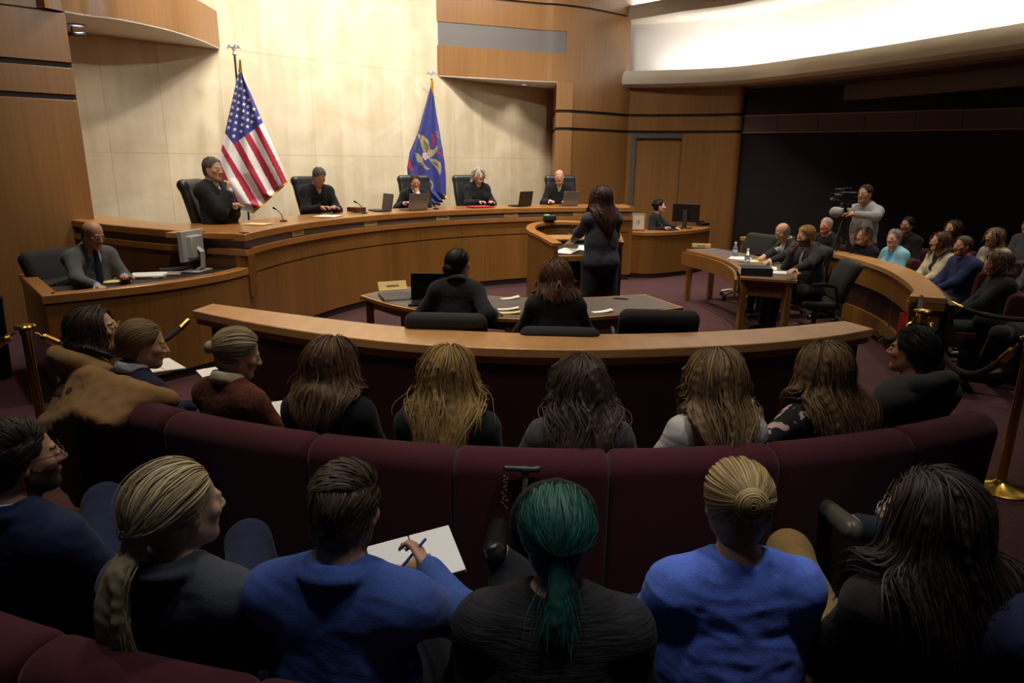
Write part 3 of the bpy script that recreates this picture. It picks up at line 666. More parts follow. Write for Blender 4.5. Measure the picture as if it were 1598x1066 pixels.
        S.cap(H(0, .091, .012), H(0, .114, -.026), .0075, .0115, .01); S.ell(H(0, .090, -.0555), (.024, .013, .0055), .006, M); S.ell(H(0, .088, -.066), (.021, .013, .006), .006, M)
        S.ell(H(0, .074, -.094), (.022, .018, .017), .02, M)
        for q in (-1, 1): S.ell(H(q * .0315, .0835, .0045), (.0150, .0135, .0125), .004, M)   # lids
    def neck(s, S, t=0): S.cap(s.N - s.u * .05, s.hp_((0, -.022, -.06)), s.neckr * 1.15 + t, s.neckr + t, k=.035)
    def hand(s, S, q):
        e, h = s.E[q], s.W[q]; spec = s.hd[q] or {}; d = unit(spec.get('d', h - e)); n = np.array(spec.get('n', (0, 0, -1)), float); n = unit(n - d * (n @ d)) if abs(n @ d) < .98 else unit(np.cross(d, (1, 0, 0)))
        c = spec.get('curl', s.curl); sd = np.cross(d, n) * (1 if q < 0 else -1); sd = sd if True else sd   # thumb side
        g = .84 if s.fem else .93
        if spec.get('flip'): sd = -sd
        S.cap(h - unit(h - e) * .03, h + d * .03 * g, .024 * g, .026 * g, .02, ax=n, f=.72); S.box(h + d * .055 * g, (.038 * g, .042 * g, .012 * g), .012, .012, np.stack([sd, d, n], 1))
        for i, (o, L) in enumerate(((.030, .070), (.011, .078), (-.009, .073), (-.028, .057))):
            b = h + d * (.092 - .004 * abs(i - 1.2)) * g + sd * o * g; dd = d; LL = L * g
            for j, (fr, an) in enumerate(((.42, .45), (.32, 1.0), (.26, .75))):
                a = c * an * (1.1 if i > 1 else 1); dd = unit(dd * math.cos(a) + n * math.sin(a) * 1.0 if j == 0 else dd * math.cos(a) + unit(n - dd * (n @ dd)) * math.sin(a))
                e2 = b + dd * LL * fr; S.cap(b, e2, (.0092 - .0008 * j) * g, (.0086 - .0008 * j) * g, .006); b = e2
        b = h + d * .028 * g + sd * .030 * g; dd = unit(d * .62 + sd * .72 + n * .35)
        for j, fr in enumerate((.040, .032, .026)):
            e2 = b + dd * fr * g; S.cap(b, e2, (.0125 - .0015 * j) * g, (.011 - .0015 * j) * g, .01); b = e2; dd = unit(dd + d * .45 * c + n * .3 * c - sd * .25 * c)
        s.tip = getattr(s, 'tip', {}); s.tip[q] = h + d * .08
    def foot(s, S, q, t=0):
        a = s.A[q]; k = s.K[q]; sh = unit(a - k); fw = np.array([0, 1, 0]) - sh * (sh[1]) ; fw = unit(fw) if np.linalg.norm(fw) > .2 else np.array([0, 1, 0.])
        if s.sit is False or abs(sh[2]) > .9: fw = unit(np.array([q * .12, 1, 0]))
        S.cap(a + sh * .03 - fw * .03, a + sh * .045 + fw * .13, .036 + t, .030 + t, .03, ax=sh, f=.8); s.fw = fw; s.shn = sh
        return fw, sh
HAIR_C, HAIR_R = np.array([0, -.012, .035]), np.array([.0765, .0955, .0845])
def hairline(y): return np.interp(y, [-.11, -.05, -.015, .012, .045, .07, .085], [-.098, -.082, -.040, .0, .055, .085, .092])
def hair(b, parent, style, col, L=.35, n=900, width=.0042, wave=.01, vol=.012, h=.008, part=.0, coll=None, tie=None, curly=0, seed=1, side=0, name='hair', fringe=0, recede=0, spread=1., lift=.06):
    r = np.random.default_rng(seed); M, H = b.Mh, b.H
    cap = Sdf(); cr = HAIR_R + (vol * .12 if style != 'short' else vol * .45) - .001
    cap.ell(b.hp_(HAIR_C), cr, .01, M); cap.ell(b.hp_((0, -.035, -.01)), (.071 + vol * .1, .074 + vol * .1, .072), .03, M); cap.ell(b.hp_((0, -.040, -.055)), (.056, .052, .05), .03, M)
    cap.ell(b.hp_((0, .115, -.022)), (.105, .086 + recede, .116), .008, M, '-')
    if style == 'fringe': cap.ell(b.hp_((0, .035, .115)), (.12, .135, .088), .006, M, '-'); cap.box(b.hp_((0, 0, -.185)), (.2, .2, .085), .01, .015, M, '-')
    for q in (-1, 1): cap.ell(b.hp_((q * .08, .045, -.05)), (.04, .055, .06), .01, M, '-')
    nz = Noise(seed, 9)
    # --- roots
    d = r.normal(size=(n * 6, 3)); d /= np.linalg.norm(d, axis=1)[:, None]; l = HAIR_C + HAIR_R * d
    ok = (l[:, 2] > hairline(l[:, 1]) + .004) & (np.abs(l[:, 2]) < 1)
    if style == 'fringe': ok &= (l[:, 2] < .045) & (l[:, 1] < .03)
    l = l[ok][:n]; d = d[ok][:n]; m = len(l)
    S = {'long': int(L / .021) + 3, 'pony': int((L + .16) / .02), 'bun': 12, 'short': 5, 'fringe': 5, 'bob': int(L / .019) + 3}[style]
    step = {'short': max(.005, L / 5), 'fringe': .006, 'bun': .020}.get(style, .022 if style == 'long' else .021 if style == 'pony' else .020)
    P = b.H + l @ M.T; pts = [P.copy()]; nn = d @ M.T; nrm = [nn.copy()]
    up = np.array([0, 0, 1.]); hx = M[:, 0]; hy_ = M[:, 1]; hz = M[:, 2]
    lay = r.uniform(.1, 1, m)[:, None]; off = .003 + vol * lay ** .6; ph = r.uniform(0, 6.28, m); fr = r.uniform(.7, 1.3, m); Ls = (r.uniform(.82, 1.02, m) if style in ('long', 'bob', 'pony') else np.ones(m))
    hc = Sdf(); hc.ell(b.hp_(HAIR_C), HAIR_R, .01, M); hc.ell(b.hp_((0, .0, -.04)), (.068, .09, .075), .03, M)
    CO = Sdf(); CO.ops = hc.ops + (coll.ops if coll is not None else [])
    T = None if tie is None else b.hp_(tie); arrived = np.zeros(m, bool); V = None; arr = [arrived.copy()]
    sgn = np.sign(l[:, 0] - part + r.normal(size=m) * .004)
    for k in range(S):
        if style in ('long', 'bob'):
            t = k / S
            lat = np.clip(np.abs(l[:, 0]) * 9 + np.clip(l[:, 1] * 7, 0, .5), .03, .9) * (((pts[-1] - b.H) @ M)[:, 2] > .035)
            g0 = np.outer(sgn * lat, hx) * (.8 if k < 6 else .0) * spread - hy_ * (.4 if k < 4 else .06) - up * (.35 + .45 * min(k, 6))
            if k > 3: g0 = g0 - hx * (np.clip((pts[-1] - b.H) @ hx, -.12, .12) * (9 if style == 'long' else 2))[:, None]
            if fringe and k < 7: fm = (l[:, 1] > .045)[:, None]; g0 = np.where(fm, np.outer(sgn, hx) * .35 + hy_ * .05 - up * 1.0, g0)
            D = g0
        elif style in ('pony', 'bun'):
            to = T - pts[-1]; dist = np.linalg.norm(to, axis=1, keepdims=True); D = to / np.maximum(dist, 1e-4); arrived |= dist[:, 0] < (.024 if style == 'pony' else .026)
            if style == 'pony': D = np.where(arrived[:, None], (-up * 1.0 - hy_ * (.12 if k < 14 else .0) + nn * .0 + np.outer(np.sin(ph), hx) * .12), D)
            else: D = np.where(arrived[:, None], D * .01, D)
        elif style == 'fringe': D = -up * .8 - hy_ * .5 + nn * .1
        else:
            D = np.outer(np.sign(l[:, 0] - .03 * side) * (.35 if not side else .2), hx) - hy_ * .55 - up * (.25 + 1.2 * np.clip(-l[:, 2:3] * 8 + .4, 0, 1)) + nn * lift
            if side: D = D + np.where((l[:, 2:3] > .07), side * hx * 1.0 + nn * .15 + hy_ * .3, 0)
        N_ = CO.grad(pts[-1]) if (k > 0) else nn
        if style == 'short': D = D - N_ * (D * N_).sum(1, keepdims=True) + N_ * lift
        else: D = D - N_ * np.minimum((D * N_).sum(1, keepdims=True), 0) if k > 0 else D - N_ * (D * N_).sum(1, keepdims=True)
        D = D / (np.linalg.norm(D, axis=1, keepdims=True) + 1e-6) if style != 'bun' else np.where(arrived[:, None], 0, D)
        V = D if V is None else ((.45 * V + .55 * D) if k < 5 else (.15 * V + .85 * D))
        if curly: V = V + curly * np.stack([np.sin(ph + k * 1.3 * fr), np.cos(ph * 2 + k * 1.3 * fr), .3 * np.sin(ph * 3 + k * fr)], 1)
        p = pts[-1] + V * step * (Ls[:, None] if style != 'bun' else 1)
        if wave and k > 5 and style in ('long', 'bob', 'pony'): a = wave * .35 * np.sin(k * .55 * fr[:, None] + (ph * .3)[:, None] + l[:, :1] * 60); p = p + a * hx + a * .4 * hy_ * np.cos(ph)[:, None]
        dd = CO.at(p)
        o = off[:, 0] if style != 'pony' else np.where(arrived, .012 + .02 * lay[:, 0], off[:, 0])
        pen = np.maximum(o - dd, 0)[:, None]
        for _ in range(2):
            if (pen > 0).any(): p = p + np.where(pen > 0, CO.grad(p), 0) * pen * .9; dd = CO.at(p); pen = np.maximum(o - dd, 0)[:, None]
        pts.append(p); nrm.append(N_); arr.append(arrived.copy())
    Pn = np.stack(pts, 1); Nn = np.stack(nrm, 1); K = Pn.shape[1]                        # (m,K,3)
    Tn = np.gradient(Pn, axis=1); Tn /= np.linalg.norm(Tn, axis=2, keepdims=True) + 1e-9
    if style == 'pony': Nn = np.where(arrived[:, None, None], r.normal(size=(m, 1, 3)), Nn)
    sd = np.cross(Tn, Nn + r.normal(size=(m, 1, 3)) * .25); sd /= np.linalg.norm(sd, axis=2, keepdims=True) + 1e-9
    wd = width * r.uniform(.7, 1.3, (m, 1, 1)) * np.interp(np.linspace(0, 1, K), [0, .1, .7, 1], [.6, 1, .9, .15])[None, :, None]
    A, B = Pn - sd * wd, Pn + sd * wd; mid = Pn + Nn * wd * .35
    VV = np.stack([A, B], 2).reshape(m * K * 2, 3)
    i = np.arange(m)[:, None] * K * 2 + np.arange(K - 1)[None] * 2; i = i.ravel(); F = np.stack([i, i + 1, i + 3, i + 2], 1)
    tone = np.repeat(np.clip(r.normal(.5, .24, m), 0, 1), K * 2)
    # --- mass under the strands
    if style in ('long', 'bob', 'pony'):
        for j in r.choice(m, min(m, 130 if style != 'pony' else 60), replace=False):
            q = Pn[j, ::2]
            for a in range(2, len(q) - 1):
                if style == 'pony' and not arr[a * 2][j]: continue
                cap.cap(q[a] - Nn[j, a * 2] * .008 * (style != 'pony'), q[a + 1] - Nn[j, min(a * 2 + 2, K - 1)] * .008 * (style != 'pony'), (.0072 if a < len(q) - 3 else .003) - .002 * (style == 'pony'), k=.016)
    if style == 'bun' :
        cap.ell(T + M @ np.array([0, -.016, 0]), (.036 * spread, .026, .034 * spread), .015, M)
    if curly or style == 'short': cap.disp = lambda Q: .0035 * nz(Q * 150) if not curly else .006 * nz(Q * 90)
    me0 = cap.mesh(h); v0 = np.empty(len(me0.vertices) * 3, dtype=np.float32); me0.vertices.foreach_get('co', v0); v0 = v0.reshape(-1, 3)
    f0 = np.empty(len(me0.polygons) * 4, dtype=np.int32); me0.polygons.foreach_get('vertices', f0); f0 = f0.reshape(-1, 4); bpy.data.meshes.remove(me0)
    if style == 'bun':                                # strands wound round the knot
        ks = []; c0 = T + M @ np.array([0, -.016, 0])
        for j in range(int(n * .22)):
            a0 = r.uniform(0, 6.28); rr = r.uniform(.0, 1.0); t = np.linspace(0, 2.2, 9); ang = a0 + t; R_ = .036 * spread * np.sqrt(rr) + .003
            yy = -.027 * np.sqrt(np.clip(1 - (R_ / (.040 * spread)) ** 2, 0, 1)) - .002
            q = c0 + np.stack([R_ * np.cos(ang), np.full(9, yy) + r.normal() * .0015, R_ * np.sin(ang)], 1) @ M.T; ks.append(q)
        Q = np.array(ks); nk = len(ks); cn = Q - c0; cn /= np.linalg.norm(cn, axis=2, keepdims=True); tt = np.gradient(Q, axis=1); tt /= np.linalg.norm(tt, axis=2, keepdims=True); s2 = np.cross(tt, cn) * width * .8
        V2 = np.stack([Q - s2, Q + cn * width * .5, Q + s2], 2).reshape(nk * 9 * 3, 3); i = (np.arange(nk)[:, None] * 27 + np.arange(8)[None] * 3).ravel(); F2 = np.concatenate([np.stack([i, i + 1, i + 4, i + 3], 1), np.stack([i + 1, i + 2, i + 5, i + 4], 1)])
        F = np.concatenate([F, F2 + len(VV)]); VV = np.concatenate([VV, V2]); tone = np.r_[tone, np.repeat(np.clip(r.normal(.55, .25, nk), 0, 1), 27)]
    V_ = np.concatenate([v0, VV]); F_ = np.concatenate([f0, F + len(v0)]); me = npmesh(name, V_, F_)
    at_ = me.attributes.new('tone', 'FLOAT', 'POINT'); at_.data.foreach_set('value', np.r_[np.full(len(v0), .5 if style in ('short', 'fringe') else .28), tone].astype(np.float32))  # except short and fringe, mass tone is darkened to paint shade beneath strands
    return put(name, me, hairm(col), parent)
def ring(S, c, rad, r, ax=(0, 0, 1), fwd=(0, 1, 0), a0=0, a1=360, n=14, k=.012, sq=1., rise=0):
    """chain of capsules round axis ax; angle 0 is along fwd"""
    ax = unit(ax); f = unit(np.array(fwd, float) - ax * (np.array(fwd) @ ax)); sd = np.cross(ax, f)
    P = [np.array(c) + (f * math.cos(t) * sq + sd * math.sin(t)) * rad + ax * rise * (1 - math.cos(t)) * .5 for t in np.radians(np.linspace(a0, a1, n + 1))]
    for a, b in zip(P[:-1], P[1:]): S.cap(a, b, r, k=k)
def glasses(b, parent, col='1a1a1a', round_=False, clear=True):
    m = MB(); H = b.hp_
    for q in (-1, 1):
        P = [H((q * .033 + .0235 * math.cos(t), .108, .004 + (.020 if round_ else .016) * math.sin(t))) for t in np.linspace(0, 2 * PI, 15)]; m.tube(P, .0014, 5)
        m.tube([H((q * .056, .107, .009)), H((q * .072, .09, .010)), H((q * .080, -.005, .008)), H((q * .080, -.02, -.012))], .0014, 5)
    m.tube([H((-.010, .109, .008)), H((.010, .109, .008))], .0014, 5); m.build('glasses', mat('frame_' + col, col, .35, .4), parent)
def person(label, head, face, floor=0, name='person', group=None, skin='b98a6c', vox=.008, near=False, body=None, top=None, over=None, shirt=None, tie=None, legs=None, shoes='151313', hr=None, specs=None, beard=None, brow=None, beltz=None, eyes=True, extra=None, lids=False):
    """head: world position of the head centre; face: plan heading of the torso in degrees (0 = +X)"""
    body = dict(body or {}); wk = {k[:-1]: body.pop(k) for k in list(body) if k in ('aLw', 'aRw', 'kLw', 'kRw', 'fLw', 'fRw')}
    b = Body(**body); hz = b.H[2]; s = (head[2] - floor) / hz; s = min(1.10, max(.90, s)); z0 = head[2] - s * hz
    if wk:
        a = R(face - 90); M_ = np.array([[math.cos(a), math.sin(a), 0], [-math.sin(a), math.cos(a), 0], [0, 0, 1]])
        for k, v in wk.items(): body[k] = tuple(M_ @ ((np.array(v, float) - np.array(head, float)) / s) + b.H)
        b = Body(**body)
    if abs(z0 - floor) < .002: z0 = floor
    a = R(face - 90); c_, s_ = math.cos(a), math.sin(a); hx, hy = b.H[0] * s, b.H[1] * s
    t = thing(name, label, 'person', (head[0] - (c_ * hx - s_ * hy), head[1] - (s_ * hx + c_ * hy), z0), a, group); t.scale = (s, s, s)
    S = Sdf(); b.torso(S); b.neck(S); b.head(S)
    for q in (-1, 1): b.arm(S, q); b.hand(S, q); b.leg(S, q); b.foot(S, q)
    Mh, H = b.Mh, b.H
    def mi(cn):
        l = (cn - H) @ Mh; o = np.zeros(len(cn), int); x = np.abs(l[:, 0])
        o[(x < .023) & (l[:, 2] < -.050) & (l[:, 2] > -.0715) & (l[:, 1] > .088)] = 1
        o[(x > .011) & (x < .047) & (np.abs(l[:, 2] - (.0235 - .12 * (x - .03))) < .0045) & (l[:, 1] > .07)] = 2
        if beard: o[(l[:, 2] < np.interp(l[:, 1], [-.01, .03, .06, .1], [-.0, -.03, -.038, -.036])) & (l[:, 1] > -.005) & (l[:, 2] > -.13) & (x < .08) & (o != 1)] = 3
        return o
    sk = skinm(skin); c = [min(1, x * .75) for x in lin(skin)[:3]]; lip = mat('lips_' + skin, [c[0] * .95, c[1] * .62, c[2] * .62], .45)
    bc = brow or ((hr[0] if isinstance(hr, list) else hr) or {}).get('col', '4a3526'); br = mat('brow_' + bc, bc, .8)
    me = S.mesh(vox, mi=mi); put('body', me, [sk, lip, br, mat('beard_' + (beard or 'x'), beard or '3a2a1e', .9, noise=((300, 300, 300), .4, 2))], t)
    if eyes:
        for q in (-1, 1):
            e = bpy.data.objects.new('eye', eye_mesh()); C.objects.link(e); e.parent = t; p = b.hp_((q * .0315, .0865, .0045)); e.matrix_local = Matrix.LocRotScale(Vector(p), Matrix(b.Mh.tolist()).to_quaternion(), None)
            e.scale = (1, 1, .42 if not lids else .15)
    # ---- clothes
    coll = Sdf(); b.neck(coll)
    def garment(nm, g, extra_=None):
        G = Sdf(); th = g.get('t', .014); u, f, P, N = b.u, b.f, b.P, b.N; sl = g.get('sleeve', 'long'); loose = g.get('loose', 0)
        b.torso(G, th, low=g.get('low', True))
        if loose:
            G.cap(P + u * .02, P + u * .34, .19 * b.w + loose, .15 * b.w + loose * .3, .06, ax=f, f=.7)
        for q in (-1, 1):
            if sl == 'long': b.arm(G, q, th, g.get('cuff', .015), flare=g.get('flare', 0), k=.045)
            elif sl in ('short', 'half'): a_ = b.sh[q]; e_ = a_ + (b.E[q] - a_) * (.6 if sl == 'short' else .95); G.cap(a_, e_, .056 + th, .052 * (.7 + .3 * b.w) + th, k=.04)
        if g.get('turtle'): ring(G, N + u * .055, .056, .012 + th * .5, b.u + np.array([0, .3, 0])); ring(G, N + u * .035, .062, .014 + th * .5, b.u + np.array([0, .3, 0]))
        if g.get('collar'):     # folded jacket collar round the back of the neck
            ring(G, N + u * .040 - f * .008, .064, .010, u + f * .35, f, 50, 310, n=18, k=.008); ring(G, N + u * .020 - f * .010, .076, .012 + th * .2, u + f * .35, f, 40, 320, n=18, k=.010)
        if g.get('hood'):
            ring(G, N + u * .02 - f * .045, .095, .032, u + f * .5, f, 60, 300, k=.03); G.ell(N - f * .10 - u * .01, (.10, .05, .06), .05)
        if g.get('lapel'):
            v0, v1 = N + f * .075 + u * -.005, P + u * g.get('v', .16) + f * (.14 * b.w + th)
            G.cap(v0 + f * .03, v1 + f * .02, .060, .008, .012, mode='-', ax=f, f=1.6)
            for q in (-1, 1): x = np.array([q, 0, 0]); G.cap(N + x * .068 + f * .03 + u * .01, v1 + x * .012 - f * .030, .019, .006, .01, ax=f, f=.5)
            G.ell(N + u * .08 + f * .03, (.062, .085, .075), .012, mode='-')
        elif g.get('vneck'):
            G.ell(N + u * .06 + f * .02, (.07, .08, .07), .015, mode='-'); G.cap(N + f * .09, N - u * g['vneck'] + f * .13, .045, .006, .015, mode='-', ax=f, f=2)
        elif not g.get('turtle'): G.ell(N + u * (.085 - g.get('nk', 0)) + f * .012, (.072, .080, .07), .015, mode='-')
        A_ = g.get('wr', 1.); n1, n2, n3 = Noise(abs(hash(label)) % 999 + 3 if False else len(label) * 7 + len(nm)), Noise(len(label) + 17), Noise(len(label) * 3 + 5)
        G.disp = lambda Q: A_ * (.0035 * n1(Q * np.float32(34)) + .0045 * np.abs(n2(Q * np.array([28, 28, 62], dtype=np.float32))) - .0022 + .0012 * n3(Q * np.float32(130)))
        if extra_: extra_(G)
        me = G.mesh(g.get('h', vox * 1.15)); put(nm, me, g['m'] if 'm' in g else fab(g['col']), t); coll.ops += G.ops; return G
    if shirt: garment('shirt', dict(shirt, t=shirt.get('t', .006), sleeve=shirt.get('sleeve', 'long'), cuff=-.012, wr=.3), lambda G: ring(G, b.N + b.u * .042, .058, .0085, b.u + np.array([0, .3, 0]), b.f, 12, 348))
    if tie: MB().tube([b.N + b.u * .03 + b.f * .066, b.N + b.u * .0 + b.f * .088, b.P + b.u * .38 + b.f * (.118 * b.w), b.P + b.u * .2 + b.f * (.125 * b.w)], [.016, .018, .03, .036], 8, flat=.25).build('tie', fab(tie), t)
    if top: garment(top.get('name', 'top'), top)
    if over: garment(over.get('name', 'jacket'), dict(over, t=over.get('t', .016)))
    if legs:
        G = Sdf(); th = legs.get('t', .012); G.ell(b.P - b.f * .01, (.18 * b.w, .13 * b.w, .125), .05)
        if legs.get('skirt'):
            for q in (-1, 1): G.cap(b.hip[q], b.K[q], .11, .085, k=.1)
        else:
            for q in (-1, 1): b.leg(G, q, th, end=legs.get('end', .02))
        n1 = Noise(len(label)); n2 = Noise(len(label) + 1); G.disp = lambda Q: .003 * n1(Q * np.float32(40)) + .004 * np.abs(n2(Q * np.float32(70))) - .002
        put('skirt' if legs.get('skirt') else 'trousers', G.mesh(legs.get('h', vox * 1.3)), fab(legs['col']), t)
    if shoes:
        for q in (-1, 1):
            G = Sdf(); fw, sh = b.foot(G, q, .008); a_ = b.A[q]; G.cap(a_ + sh * .062 - fw * .035, a_ + sh * .066 + fw * .14, .030, .026, .012, ax=sh, f=.4)
            put('shoe', G.mesh(vox), mat('shoe_' + shoes, shoes, .35), t)
    if beard and b and not hr: pass
    if hr:
        for h_ in (hr if isinstance(hr, list) else [hr]):
            k = dict(h_); st = k.pop('style'); k.setdefault('vol', .006 if st == 'short' else .012); k.setdefault('L', {'short': .03, 'fringe': .02, 'bob': .16}.get(st, .35)); col = k.pop('col'); k.setdefault('n', (2700 if st in ('bun', 'pony') else 2500 if st in ('long', 'bob') else 2000) if near else 350); k.setdefault('width', .0021 if near else .0035); k.setdefault('h', vox if near else .009)
            hair(b, t, st, col, coll=coll, **k)
    if specs: glasses(b, t, **(specs if isinstance(specs, dict) else {}))
    if extra: extra(b, t)
    return t, b
def wpt(t, p):
    """world position of a point given in a person's own frame"""
    return np.array(t.matrix_basis @ Vector([float(x) for x in p]))
def toward(head, tgt=(.4, 9.3)): return math.degrees(math.atan2(tgt[1] - head[1], tgt[0] - head[0]))
def knitband(b, t):
    S = Sdf(); n1 = Noise(5)
    P = [b.hp_((.098 * math.cos(a), .018 - .030 * math.sin(a), .030 + .104 * math.sin(a))) for a in np.linspace(-.75, PI + .75, 22)]
    for p, q in zip(P[:-1], P[1:]): S.cap(p, q, .019, k=.012)
    S.disp = lambda Q: .005 * n1(Q * 120); put('knit_headband', S.mesh(.005), mat('black_knit', '181716', .95, noise=((200, 200, 200), .4, 2), bump=.4), t)
# ------------------------------------------------------------------ nearest row
def hd(x, y, z): p = at(x, y, z); return (p[0], p[1], z)
def rowp(label, h, tgt=(.4, 7.5), dface=0, **k): return person(label, h, toward(h, tgt) + dface, **k)
NEAR = dict(near=True, vox=.0065)
A1 = rowp('man with glasses and side-parted dark hair in a navy suit jacket, in the nearest row', hd(30, 716, 1.14), **NEAR, skin='b08468', specs=dict(col='2a2a2c'), beard='3a2a20',
    body=dict(hy=-28, lean=-8, kRw=at(165, 785, .68), fRw=at(215, 815, .55), kL=(-.16, .47, .56), aL=(-.2, .3, .62), aR=(.17, .30, .66)),
    shirt=dict(col='c9d3e2'), over=dict(col='1e2746', collar=1, lapel=1), legs=dict(col='242e4c'), hr=dict(style='short', col='2c2019', L=.035, side=-1, vol=.008, seed=4))
A2 = rowp('woman with a long blonde ponytail and grey blazer in the nearest row', hd(284, 792, 1.13), **NEAR, skin='c09a7e', body=dict(fem=True, hy=-25, hp=4, lean=-6, kRw=at(388, 845, .64)),
    over=dict(col='464951', collar=1, lapel=1, t=.018), top=dict(col='20222a', t=.006), legs=dict(col='222842'), hr=dict(style='pony', col='b8a37c', L=.36, tie=(.0, -.112, -.012), vol=.007, seed=6))
A3 = rowp('man with short brown hair in a blue blazer writing in a notebook', hd(540, 795, 1.15), **NEAR, skin='ae8266', beard='5a4030',
    body=dict(hy=-9, hp=16, lean=-2, w=1.12, aRw=at(668, 885, .80), aLw=at(612, 905, .74), poleR=(.9, -.1, -.6), handR=dict(d=(-.55, .55, .35), n=(-.6, -.2, -.6), curl=.75, flip=False), handL=dict(d=(.5, .75, .0), n=(0, 0, 1), curl=.3)),
    shirt=dict(col='3c5fb4'), over=dict(col='384f8c', collar=1, lapel=1), legs=dict(col='16181e'), hr=dict(style='short', col='4a3a2a', L=.045, side=-1, vol=.007, seed=7))
A4 = rowp('woman with green hair in a dark knitted cap and black sweater in the nearest row', hd(866, 838, 1.10), **NEAR, skin='a87e66', body=dict(fem=True, hp=18, hy=4, lean=4, w=1.45, kLw=at(800, 905, .66), fLw=at(780, 868, .74), kR=(.16, .40, .56)),
    over=dict(name='sweater', m=mat('black_ribbed_knit', '1a1819', .95, noise=((14, 14, 150), .5, 3), bump=.6), t=.022), legs=dict(col='17171b'), hr=dict(style='pony', col='194c40', L=.09, tie=(0, -.105, .0), vol=.012, seed=9), extra=knitband)
A5 = rowp('woman with dark blonde hair in a low bun and bright blue cardigan', hd(1148, 787, 1.13), **NEAR, skin='c49a80', body=dict(fem=True, hy=-3, hp=6, w=1.32, lean=-2, kL=(-.14, .46, .54), kR=(.14, .46, .54)),
    over=dict(name='cardigan', col='5873cc', t=.014, sleeve='half', wr=1.4), legs=dict(col='20263c'), hr=[dict(style='bun', col='a98c5c', tie=(.0, -.098, .05), vol=.010, seed=12, spread=1.15)])
A6 = rowp('person with long dark hair and glasses in a dark brown shirt, in the nearest row', hd(1448, 805, 1.14), **NEAR, skin='b48c72', specs=dict(col='8a8a8c'),
    body=dict(fem=True, hy=42, hp=4, w=1.15, lean=-4, kLw=at(1232, 862, .64), kR=(.14, .44, .56)),
    over=dict(name='shirt', col='2a211e', t=.014), legs=dict(col='8a6c40'), hr=dict(style='long', col='2e211a', L=.46, vol=.016, seed=14, wave=.02))
# ------------------------------------------------------------------ second row
B1 = rowp('woman with dark brown hair and round glasses in a tan coat in the second row', hd(150, 515, 1.15), **NEAR, dface=-12, skin='c09878', specs=dict(col='b08a4a', round_=True), body=dict(fem=True, hy=-34, hp=-8),
    over=dict(name='coat', col='8a6c46', t=.022, hood=1), legs=dict(col='15171c'), hr=dict(style='long', col='3a2a22', L=.26, vol=.014, seed=21))
B2 = rowp('young woman with light brown hair in a low knot and a navy jacket', hd(224, 537, 1.12), **NEAR, dface=-8, skin='c89c80', body=dict(fem=True, hy=-30, hp=12, aR=(.10, .36, .80), aL=(-.08, .34, .78)),
    top=dict(col='9fa6b4', t=.006, turtle=1), over=dict(name='jacket', col='1d2138', t=.018), legs=dict(col='1a1c22'), hr=[dict(style='bun', col='80684a', tie=(-.03, -.105, -.045), vol=.009, seed=22, spread=.9)])
B3 = rowp('older woman with grey-blonde hair in a scrunchie bun and rust sweater', hd(372, 552, 1.11), **NEAR, dface=-8, skin='b98c72', body=dict(fem=True, hy=-32, hp=20, w=1.1, aR=(.16, .36, .72), aL=(-.06, .36, .74)),
    top=dict(col='b5a891', t=.010, turtle=1), over=dict(name='sweater', m=mat('rust_knit', '5a2a1c', .95, noise=((120, 120, 40), .4, 3), bump=.5), t=.018, nk=.012), legs=dict(col='1a1c22'), hr=[dict(style='bun', col='a8957a', tie=(-.01, -.112, .0), vol=.011, seed=23, spread=.85)])
B4 = rowp('woman with shoulder-length brown hair in a black blazer in the second row', hd(520, 566, 1.13), **NEAR, skin='b98c72', body=dict(fem=True, hy=-4, w=1.08),
    over=dict(name='blazer', col='12141a', t=.02, collar=1), legs=dict(col='15161a'), hr=dict(style='long', col='664c35', L=.27, vol=.016, seed=24, wave=.02))
B5 = rowp('blonde woman with long loose hair over a dark green top', hd(702, 582, 1.13), **NEAR, skin='c49a80', body=dict(fem=True, w=1.3),
    over=dict(name='top', col='1b2523', t=.008), legs=dict(col='17191d'), hr=dict(style='long', col='9c7a46', L=.42, vol=.018, seed=25, wave=.02))
B6 = rowp('woman with long brown hair in a grey short-sleeved tee-shirt', hd(906, 598, 1.12), **NEAR, skin='b88c74', body=dict(fem=True, w=1.15, aR=(.2, .32, .7), aL=(-.24, .30, .68)),
    over=dict(name='tee_shirt', col='4e4a4c', t=.008, sleeve='short'), legs=dict(col='3c4658'), hr=dict(style='long', col='46352a', L=.44, vol=.018, seed=26, wave=.03))
B7 = rowp('woman with very long light brown hair in a white tee-shirt', hd(1116, 590, 1.14), **NEAR, skin='c0947a', body=dict(fem=True, w=.98, aL=(-.22, .30, .66)),
    over=dict(name='tee_shirt', col='c9c4be', t=.008, sleeve='short'), legs=dict(col='8a97a8'), hr=dict(style='long', col='806442', L=.50, vol=.022, seed=27, wave=.015))
FLOR = mat('black_floral_print', '1c191c', .9); _nt = FLOR.node_tree; _tc2 = _nt.nodes.new('ShaderNodeTexCoord'); _vo = _nt.nodes.new('ShaderNodeTexNoise'); _vo.inputs['Scale'].default_value = 22; _vo.inputs['Detail'].default_value = 1
_rp = _nt.nodes.new('ShaderNodeValToRGB'); _rp.color_ramp.elements[0].position = .56; _rp.color_ramp.elements[0].color = lin('1a171b'); _rp.color_ramp.elements[1].position = .59; _rp.color_ramp.elements[1].color = lin('c8a9a8')
_nt.links.new(_tc2.outputs['Object'], _vo.inputs['Vector']); _nt.links.new(_vo.outputs['Fac'], _rp.inputs[0]); _nt.links.new(_rp.outputs[0], _nt.nodes['Principled BSDF'].inputs['Base Color'])
